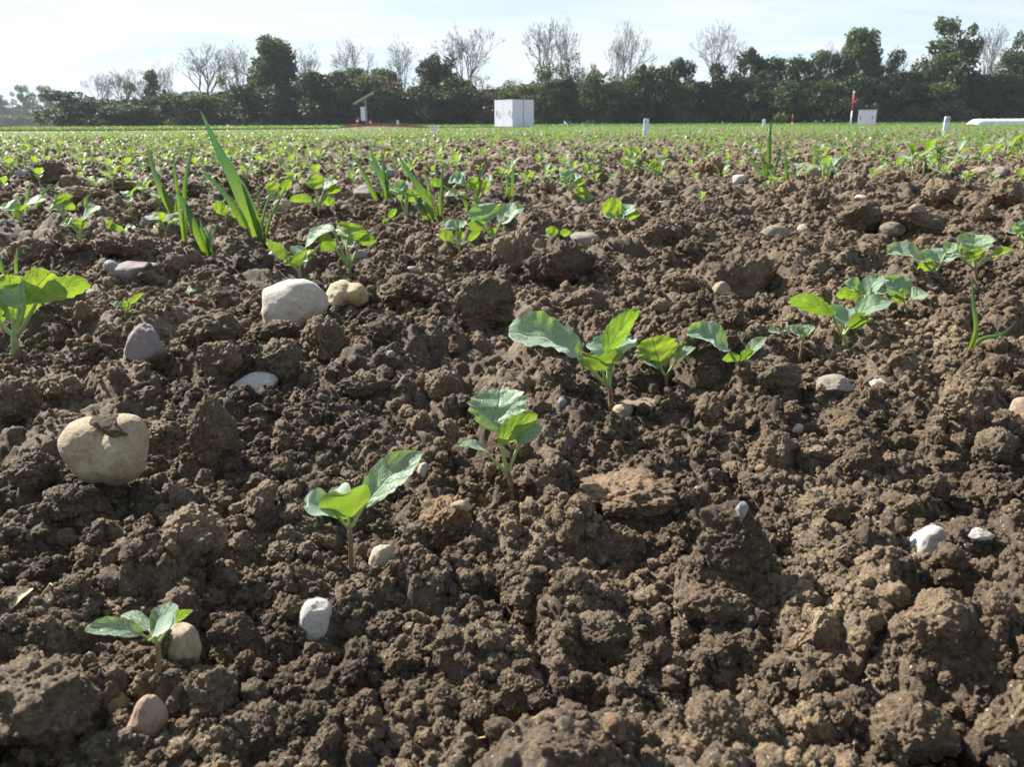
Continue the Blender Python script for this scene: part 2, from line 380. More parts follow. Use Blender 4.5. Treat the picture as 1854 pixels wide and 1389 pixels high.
def empty(name, loc):
    o = bpy.data.objects.new(name, None); o.empty_display_size = 0.02; o.location = loc; C.objects.link(o); return o
def copy_tree(o, parent=None):
    c = o.copy(); C.objects.link(c); c.parent = parent
    for ch in o.children: copy_tree(ch, c)
    return c
class MB:
    def __init__(s): s.v, s.f, s.uv, s.mi = [], [], [], []
    def add(s, v, f, uv=None, mi=0):
        o = len(s.v); s.v += [tuple(q) for q in v]; s.f += [tuple(i + o for i in q) for q in f]
        s.uv += list(uv) if uv is not None else [(0.25, 0.3)] * len(v); s.mi += [mi] * len(f)
    def mesh(s, name, mats, smooth=True): return np_mesh(name, s.v, s.f, mats, smooth, s.uv, s.mi)
    def box(s, x0, x1, y0, y1, z0, z1, mi=0, M=None):
        v = [Vector((x, y, z)) for z in (z0, z1) for y in (y0, y1) for x in (x0, x1)]
        if M is not None: v = [M @ q for q in v]
        s.add(v, [(0, 2, 3, 1), (4, 5, 7, 6), (0, 1, 5, 4), (2, 6, 7, 3), (0, 4, 6, 2), (1, 3, 7, 5)], None, mi)
def tube(pts, rads, n=8, cap=True):
    pts = [Vector(p) for p in pts]; V, Fc = [], []
    up = Vector((0.13, 0.9, 0.31))
    for i, p in enumerate(pts):
        t = (pts[min(i + 1, len(pts) - 1)] - pts[max(i - 1, 0)]).normalized()
        a = t.cross(up); a = a.normalized() if a.length > 1e-6 else Vector((1, 0, 0)); b = t.cross(a)
        for k in range(n):
            th = 2 * math.pi * k / n; V.append(p + (a * math.cos(th) + b * math.sin(th)) * rads[i])
    for i in range(len(pts) - 1):
        for k in range(n):
            Fc.append((i * n + k, i * n + (k + 1) % n, (i + 1) * n + (k + 1) % n, (i + 1) * n + k))
    if cap: Fc.append(tuple(range(n))[::-1]); Fc.append(tuple((len(pts) - 1) * n + k for k in range(n)))
    return V, Fc
def bez(a, b, c, n):
    return [a * (1 - t) ** 2 + b * 2 * t * (1 - t) + c * t * t for t in (i / n for i in range(n + 1))]
def instancer(name, pts, scales, rots, idx, coll, mat_=None):
    me = bpy.data.meshes.new(name); pts = np.asarray(pts, dtype=np.float32)
    me.vertices.add(len(pts)); me.vertices.foreach_set('co', pts.ravel())
    for nm, arr in (('iscale', scales), ('irot', rots)):
        a = me.attributes.new(nm, 'FLOAT_VECTOR', 'POINT'); a.data.foreach_set('vector', np.asarray(arr, dtype=np.float32).ravel())
    a = me.attributes.new('iidx', 'INT', 'POINT'); a.data.foreach_set('value', np.asarray(idx, dtype=np.int32))
    o = obj(name, me)
    ng = bpy.data.node_groups.new(name + '_scatter', 'GeometryNodeTree')
    ng.interface.new_socket('Geometry', in_out='INPUT', socket_type='NodeSocketGeometry')
    ng.interface.new_socket('Geometry', in_out='OUTPUT', socket_type='NodeSocketGeometry')
    N, L = ng.nodes, ng.links
    gi, go = N.new('NodeGroupInput'), N.new('NodeGroupOutput'); iop = N.new('GeometryNodeInstanceOnPoints')
    ci = N.new('GeometryNodeCollectionInfo'); ci.inputs['Collection'].default_value = coll
    ci.inputs['Separate Children'].default_value = True; ci.inputs['Reset Children'].default_value = True
    L.new(gi.outputs[0], iop.inputs['Points']); L.new(ci.outputs[0], iop.inputs['Instance']); iop.inputs['Pick Instance'].default_value = True
    for nm, t, s in (('iscale', 'FLOAT_VECTOR', 'Scale'), ('irot', 'FLOAT_VECTOR', 'Rotation'), ('iidx', 'INT', 'Instance Index')):
        na = N.new('GeometryNodeInputNamedAttribute'); na.data_type = t; na.inputs['Name'].default_value = nm
        L.new(na.outputs['Attribute'], iop.inputs[s])
    L.new(iop.outputs[0], go.inputs[0])
    md = o.modifiers.new('scatter', 'NODES'); md.node_group = ng
    return o
def source(name, meshes):
    c = bpy.data.collections.new(name)
    for i, me in enumerate(meshes): c.objects.link(bpy.data.objects.new('%s_%02d' % (name, i), me))
    return c

def ico(sub):
    t = (1 + 5 ** .5) / 2
    v = [(-1, t, 0), (1, t, 0), (-1, -t, 0), (1, -t, 0), (0, -1, t), (0, 1, t), (0, -1, -t), (0, 1, -t), (t, 0, -1), (t, 0, 1), (-t, 0, -1), (-t, 0, 1)]
    f = [(0, 11, 5), (0, 5, 1), (0, 1, 7), (0, 7, 10), (0, 10, 11), (1, 5, 9), (5, 11, 4), (11, 10, 2), (10, 7, 6), (7, 1, 8), (3, 9, 4), (3, 4, 2), (3, 2, 6), (3, 6, 8), (3, 8, 9), (4, 9, 5), (2, 4, 11), (6, 2, 10), (8, 6, 7), (9, 8, 1)]
    v = [Vector(q).normalized() for q in v]
    for _ in range(sub):
        mid, nf = {}, []
        def m(a, b):
            k = (min(a, b), max(a, b))
            if k not in mid: v.append(((v[a] + v[b]) / 2).normalized()); mid[k] = len(v) - 1
            return mid[k]
        for a, b, c in f:
            x, y, z = m(a, b), m(b, c), m(c, a); nf += [(a, x, z), (b, y, x), (c, z, y), (x, y, z)]
        f = nf
    return np.array(v), np.array(f)
ICO = {k: ico(k) for k in (2, 3, 4, 5)}

def clod_mesh(name, sub, seed, lumps=1.0, mats=None, rough=1.0, asp=1.0):
    """unit-size clod: broken facets, packed crumbs, fine crust"""
    v, f = ICO[sub]; rs = np.random.RandomState(seed)
    n = v.copy(); r = np.full(len(v), 1.25)
    for _ in range(9):
        d = rs.normal(size=3); d /= np.linalg.norm(d); h = rs.uniform(0.72, 1.0)
        dot = n @ d; r = np.where(dot > 0.05, np.minimum(r, h / np.maximum(dot, 0.05)), r)
    r = np.minimum(r, 1.12)
    r = r * (1 + 0.22 * vn3(n * 1.6 + seed, seed) + 0.16 * vn3(n * 3.4, seed + 1))
    p = n * r[:, None] * np.array((1, 0.9, asp))
    wv = np.stack([vn3(p * 6, seed + 7), vn3(p * 6 + 9, seed + 8), vn3(p * 6 + 5, seed + 9)], 1) * 0.12
    b = balls3((p + wv) * 2.6 + seed, seed + 2) * 0.20 + balls3((p + wv) * 5.6, seed + 3) * 0.115 * rough
    b = b + 0.10 * vn3(p * 5, seed + 15) * rough
    if sub >= 4: b = b + balls3(p * 11.0, seed + 4) * 0.075 * rough + 0.05 * vn3(p * 16, seed + 5)
    if sub >= 5: b = b + balls3(p * 22.0, seed + 6) * 0.038 * rough + 0.03 * vn3(p * 34, seed + 5)
    p = p + n * (b * lumps - 0.10)[:, None]
    p = p / np.abs(p).max(0)
    return np_mesh(name, p, f, mats or M_CLOD)
def stone_mesh(name, seed, mat_, kind='round', sub=4):
    v, f = ICO[sub]; rs = np.random.RandomState(seed); n = v.copy(); r = np.full(len(v), 1.0)
    cuts, lo = {'round': (7, 0.74), 'block': (9, 0.66), 'chip': (10, 0.55), 'wedge': (8, 0.60)}[kind]
    k = 20 if kind == 'round' else 30
    acc = np.full(len(v), np.exp(-k * 1.0))
    for _ in range(cuts):
        d = rs.normal(size=3); d /= np.linalg.norm(d); h = rs.uniform(lo, 0.98)
        dot = np.maximum(n @ d, 0.08); acc += np.exp(-k * np.minimum(h / dot, 3))
    r = -np.log(acc) / k
    am = 0.15 if kind == 'round' else 0.14
    r = r * (1 + am * vn3(n * 1.7 + seed, seed) + am * 0.5 * vn3(n * 4, seed + 1) + 0.05 * vn3(n * 7, seed + 3) * (kind != 'round') + 0.022 * vn3(n * 16, seed + 2) + 0.010 * vn3(n * 34, seed + 4))
    p = n * r[:, None]
    if kind == 'wedge': p[:, 0] *= 1 - 0.42 * np.clip(p[:, 2], -1, 1); p[:, 1] *= 1 - 0.3 * np.clip(p[:, 2], -1, 1)
    p = p / np.abs(p).max(0)
    return np_mesh(name, p, f, mat_)
# ---------------------------------------------------------------- what stands where (pixels of the 1854 x 1389 photograph)
# stones: centre x, y, width, height, material, shape, seed, label
STONES = [
 (193, 822, 152, 138, 'beige', 'potato', 3, 'largest beige potato-shaped stone with a cleft and soil smeared on top'),
 (266, 622, 88, 76, 'purple', 'wedge', 5, 'grey-purple pointed stone between the cream boulder and the beige cleft stone'),
 (532, 546, 124, 84, 'cream', 'round', 7, 'large flat cream stone half buried beside the yellowish notched stone'),
 (628, 534, 80, 54, 'yellow', 'saddle', 9, 'yellowish notched stone touching the large cream stone'),
 (464, 694, 84, 44, 'white', 'round', 11, 'white stone half buried in crumbs below the cream stone'),
 (243, 487, 84, 36, 'purple', 'block', 13, 'long grey-purple stone bar lying flat in the left field'),
 (205, 486, 40, 36, 'slate', 'block', 15, 'slate-blue stone tucked behind the long purple stone bar'),
 (573, 1122, 68, 78, 'white', 'round', 17, 'smooth white egg-shaped stone standing upright in the foreground soil'),
 (694, 1014, 54, 56, 'ivory', 'round', 19, 'ivory pebble right of the second seedling stem'),
 (327, 1167, 72, 78, 'tan', 'round', 21, 'tan stone right behind the nearest seedling stem'),
 (264, 1306, 70, 92, 'pink', 'round', 24, 'brown-pink stone tilted on end in the bottom left corner'),
 (208, 1280, 62, 56, 'ochre', 'round', 25, 'ochre stone peeping over a clod in the bottom left corner'),
 (1512, 694, 68, 36, 'grey', 'block', 27, 'pale grey flat stone below the right-hand seedling row'),
 (1588, 699, 38, 30, 'white', 'block', 29, 'angular white stone right of the pale grey flat stone'),
 (1850, 745, 46, 52, 'pink', 'round', 31, 'pink stone cut by the right edge of the photo'),
 (1444, 776, 30, 20, 'white', 'chip', 33, 'small white chip among crumbs right of centre'),
 (1307, 522, 36, 26, 'tan', 'wedge', 35, 'tan flint chip leaning on a big dark clod'),
 (1678, 986, 88, 74, 'white', 'block', 37, 'broken white quartz stone at the lower right'),
 (1776, 967, 46, 24, 'white', 'chip', 39, 'white streaked stone showing through a clod at the lower right'),
 (1342, 923, 26, 34, 'slate', 'chip', 41, 'pale blue-grey flake standing behind a large brown clod'),
 (1415, 965, 20, 22, 'slate', 'round', 43, 'tiny blue-grey pebble in a hollow between clods'),
 (653, 1269, 36, 22, 'white', 'chip', 45, 'small white flake in the bottom soil left of centre'),
 (836, 916, 40, 22, 'tan', 'chip', 47, 'tan chip on top of the reddish clod'),
 (1150, 727, 100, 26, 'pinkslab', 'block', 49, 'long flat pinkish slab beside the tall central seedling'),
 (1128, 744, 42, 30, 'tan', 'round', 51, 'small tan stone at the foot of the tall central seedling'),
 (1060, 436, 64, 32, 'grey', 'round', 53, 'rounded grey stone behind the big brown clods'),
 (38, 313, 26, 18, 'slate', 'round', 55, 'pale grey pebble at the far left edge of the field'),
 (1379, 850, 28, 20, 'ochre', 'round', 57, 'small ochre pebble lying on a clod right of centre'),
 (793, 431, 24, 16, 'ivory', 'round', 59, 'ivory pebble left of a small yellow-green seedling'),
 (497, 463, 34, 20, 'white', 'round', 61, 'white pebble under the leaves of the seedling behind the cream stone'),
 (272, 401, 38, 24, 'grey', 'block', 63, 'angular grey stone in the left middle rows'),
 (318, 396, 40, 24, 'purple', 'round', 65, 'flat mauve stone left of the leaning cereal shoots'),
 (511, 371, 34, 22, 'tan', 'round', 67, 'tan pebble right of the tall cereal shoot'),
 (907, 385, 32, 32, 'tan', 'round', 69, 'tan pebble between the two big leaves of a centre seedling'),
 (1338, 322, 26, 20, 'white', 'block', 71, 'white cube-like stone left of the tall thin cereal shoot'),
 (1470, 312, 54, 28, 'crusted', 'round', 73, 'rounded grey boulder far back in the right rows'),
 (1402, 421, 58, 28, 'crusted', 'round', 75, 'ochre-brown stone half sunk in the right rows'),
 (1456, 412, 26, 14, 'ivory', 'round', 77, 'small ivory pebble in the middle of the right field'),
 (1614, 416, 48, 30, 'crusted', 'round', 79, 'grey and white mottled stone in the right field'),
 (1772, 310, 34, 18, 'tan', 'round', 81, 'tan stone under the far right seedling row'),
 (1560, 357, 24, 13, 'white', 'round', 83, 'white pebble below the far right seedling row'),
 (1195, 369, 22, 12, 'ivory', 'round', 85, 'ivory pebble in the middle distance right of centre'),
 (1812, 311, 30, 20, 'grey', 'round', 87, 'dull grey stone near the right edge in the far rows'),
 (1660, 378, 32, 20, 'crusted', 'round', 89, 'pinkish tan stone set in a mound on the right'),
 (1040, 379, 44, 12, 'grey', 'chip', 91, 'flat pale stone sliver left of the bright round seedling'),
 (668, 346, 56, 24, 'purple', 'round', 93, 'mauve stone behind the leaning cereal clump left of centre'),
 (640, 833, 14, 14, 'slate', 'round', 95, 'tiny pale blue pebble above the second seedling'),
 (597, 856, 20, 18, 'ivory', 'round', 97, 'tiny ivory pebble left of the second seedling'),
 (768, 852, 24, 28, 'ivory', 'block', 99, 'small ivory stone right of the big leaf tip'),
 (1018, 729, 18, 20, 'slate', 'round', 101, 'tiny pale pebble left of the tall central seedling'),
 (1026, 700, 12, 20, 'ivory', 'chip', 103, 'tiny upright ivory chip behind the central seedling'),
 (707, 641, 16, 16, 'slate', 'round', 105, 'tiny blue-white pebble on a dark clod left of centre'),
 (815, 531, 20, 14, 'ivory', 'round', 107, 'tiny ivory pebble left of the round brown clod'),
 (746, 487, 22, 14, 'tan', 'block', 109, 'tiny tan stone in crumbs left of the round brown clod'),
 (720, 905, 22, 14, 'ochre', 'round', 111, 'small ochre pebble in loose crumbs above the ivory pebble'),
 (652, 462, 28, 20, 'purple', 'round', 113, 'small violet pebble right of the seedling stem behind the notched stone'),
 (165, 530, 18, 14, 'ivory', 'round', 115, 'tiny ivory pebble below the left edge plant'),
 (95, 538, 24, 12, 'white', 'chip', 117, 'small white flake under the bright left edge leaf'),
 (150, 557, 22, 10, 'tan', 'chip', 119, 'small tan flake in fine crumbs near the left edge'),
 (1650, 637, 24, 18, 'slate', 'chip', 121, 'blue-grey flake below the thin forked grass shoot'),
 (1640, 590, 30, 16, 'tan', 'round', 123, 'small tan stone below the right seedling row'),
 (1110, 722, 24, 12, 'white', 'chip', 125, 'pale chip beside the reddish stem of the central seedling'),
 (60, 760, 16, 12, 'tan', 'round', 127, 'tiny tan pebble near the left edge clods'),
 (88, 750, 14, 14, 'slate', 'round', 129, 'tiny grey pebble above the beige cleft stone'),
 (720, 412, 14, 18, 'ivory', 'chip', 131, 'tiny pale flint standing behind the two-leaf sprout'),
 (706, 313, 22, 16, 'slate', 'block', 133, 'small pale stone beside the far cereal clump'),
 (1790, 432, 34, 14, 'ivory', 'round', 135, 'flat ivory pebble behind the tallest right seedling'),
 (1560, 512, 26, 10, 'ivory', 'chip', 137, 'pale sliver under the right seedling row'),
 (1362, 268, 14, 10, 'slate', 'round', 139, 'tiny bluish pebble far back right of centre'),
]
# clods: centre x, y, width, height, mesh seed, label
CLODS = [
 (1008, 482, 134, 100, 0, 'biggest light brown clod behind the central seedling'),
 (872, 542, 118, 112, 1, 'round brown clod left of centre with a pitted face'),
 (930, 462, 84, 96, 2, 'brown clod wedged behind the round pitted clod'),
 (735, 526, 112, 64, 3, 'dark low clod right of the yellowish notched stone'),
 (505, 650, 96, 84, 4, 'block-shaped dark clod left of the broken pair under the cream stone'),
 (592, 618, 100, 90, 5, 'dark cracked clod below the yellowish notched stone'),
 (495, 600, 96, 44, 0, 'flat crumbly clod directly below the cream stone'),
 (385, 595, 118, 70, 1, 'low dark clod right of the grey-purple pointed stone'),
 (398, 645, 78, 62, 2, 'lumpy tan clod above the half-buried white stone'),
 (380, 780, 96, 126, 3, 'tall dark clod right of the beige cleft stone'),
 (1130, 890, 178, 84, 4, 'broad flat brown clod below the central seedling'),
 (1330, 968, 132, 112, 5, 'pale crusted clod with a blue-grey flake on it'),
 (806, 942, 100, 90, 0, 'reddish brown clod between the second and third seedlings'),
 (56, 1266, 230, 186, 1, 'huge dark clod filling the bottom left corner'),
 (186, 1366, 150, 84, 2, 'crusted clod at the bottom edge below the ochre stone'),
 (1650, 1322, 150, 130, 3, 'dark-faced clod near the bottom right corner'),
 (1500, 985, 124, 66, 4, 'low rounded clod at the lower right'),
 (1835, 1320, 130, 170, 5, 'smooth pale clod in the bottom right corner'),
 (1478, 362, 54, 60, 0, 'upright clod lit on one side in the right field'),
 (1285, 300, 54, 40, 1, 'dark clod far back right of centre'),
 (88, 312, 66, 50, 2, 'dark clod beside the pale pebble at the left edge'),
 (345, 960, 124, 96, 3, 'big brown clod left of the second seedling'),
 (228, 442, 116, 56, 4, 'dark clod behind the long purple stone bar'),
 (62, 455, 90, 52, 5, 'dark clod behind the bright plant at the left edge'),
 (1355, 500, 136, 100, 0, 'large dark clod the tan flint chip leans on'),
 (1490, 925, 90, 80, 1, 'brown clod with a flat lit face at the lower right'),
 (1395, 822, 92, 86, 2, 'clod with the small ochre pebble on it'),
 (1565, 832, 72, 72, 3, 'steep dark clod in the middle of the right side'),
 (1392, 672, 108, 66, 4, 'dark clod right of the short seedling in the row'),
 (1745, 725, 96, 72, 5, 'rounded brown clod left of the pink edge stone'),
 (1800, 815, 96, 84, 0, 'brown clod under the pink edge stone'),
 (1756, 972, 92, 80, 1, 'soil-covered clod right of the broken white quartz'),
 (1795, 900, 90, 64, 2, 'clod near the right edge above the broken quartz'),
 (380, 1255, 112, 100, 3, 'dark clod right of the nearest seedling'),
 (1240, 512, 80, 46, 4, 'low clod left of the tan flint chip'),
 (1060, 545, 86, 50, 5, 'low crusted clod below the biggest clod'),
 (520, 1005, 80, 64, 0, 'small clod left of the second seedling foot'),
 (110, 700, 90, 60, 1, 'low clod at left above the beige cleft stone'),
 (30, 720, 96, 84, 2, 'clod cut by the left edge above the beige stone'),
 (60, 850, 90, 70, 3, 'dark clod left of the beige cleft stone'),
 (240, 900, 80, 50, 4, 'dark clod below the beige cleft stone'),
 (120, 910, 90, 60, 5, 'clod lower left of the beige cleft stone'),
 (650, 700, 110, 60, 0, 'low dark clod right of the half-buried white stone'),
 (700, 650, 70, 50, 1, 'small dark clod with a tiny pale pebble'),
 (800, 700, 64, 60, 2, 'small clod in the open soil left of the central seedling'),
 (690, 600, 60, 40, 3, 'small clod right of the dark cracked clod'),
 (240, 1090, 120, 60, 4, 'flat clod above the nearest seedling leaves'),
 (430, 1160, 100, 90, 5, 'pale crusted clod left of the white egg stone'),
 (690, 1130, 110, 66, 0, 'low clod right of the white egg stone'),
 (480, 1320, 120, 90, 1, 'lumpy clod at the bottom left of centre'),
 (1250, 450, 60, 40, 2, 'small clod in the right middle rows'),
 (1190, 420, 80, 50, 3, 'crumbly brown clod left of the right field mounds'),
 (1650, 395, 120, 60, 4, 'wide crumbly mound in the right field'),
 (1560, 390, 90, 54, 5, 'brown clod left of the wide mound in the right field'),
 (1700, 350, 80, 46, 0, 'brown clod below the far right seedling row'),
 (1610, 320, 64, 30, 1, 'low dark clod behind the far right row'),
 (1820, 350, 70, 50, 2, 'clod at the right edge in the middle rows'),
 (430, 330, 50, 30, 3, 'small dark clod behind the tall cereal shoot'),
 (215, 335, 70, 34, 4, 'low dark clod behind the left middle seedlings'),
 (345, 345, 70, 36, 5, 'low dark clod left of the leaning cereal shoots'),
 (150, 350, 70, 30, 0, 'low dark clod behind the yellow-green left seedling'),
 (1150, 290, 50, 30, 1, 'small brown clod far back in the centre rows'),
 (930, 1250, 110, 80, 2, 'brown clod in the bottom centre'),
 (1100, 1150, 120, 90, 3, 'brown clod in the lower centre foreground'),
 (1290, 1090, 130, 90, 4, 'wide brown clod right of the lower centre'),
 (1480, 1150, 110, 100, 5, 'tall brown clod in the lower right foreground'),
 (1700, 1120, 140, 110, 0, 'large brown clod in the lower right foreground'),
 (1300, 1310, 120, 90, 1, 'brown clod at the bottom right of centre'),
 (1480, 1330, 110, 110, 2, 'crumbly clod left of the dark-faced bottom clod'),
 (1030, 1340, 120, 70, 3, 'low clod at the bottom edge in the centre'),
]
P, B, E = (-0.12, -0.34, 0.93), (0.0, 0.88, 0.47), (0.0, 0.02, 1.0)
PL, PR, BL, BR = (-0.40, -0.32, 0.86), (0.18, -0.34, 0.92), (-0.4, 0.75, 0.5), (0.4, 0.75, 0.5)
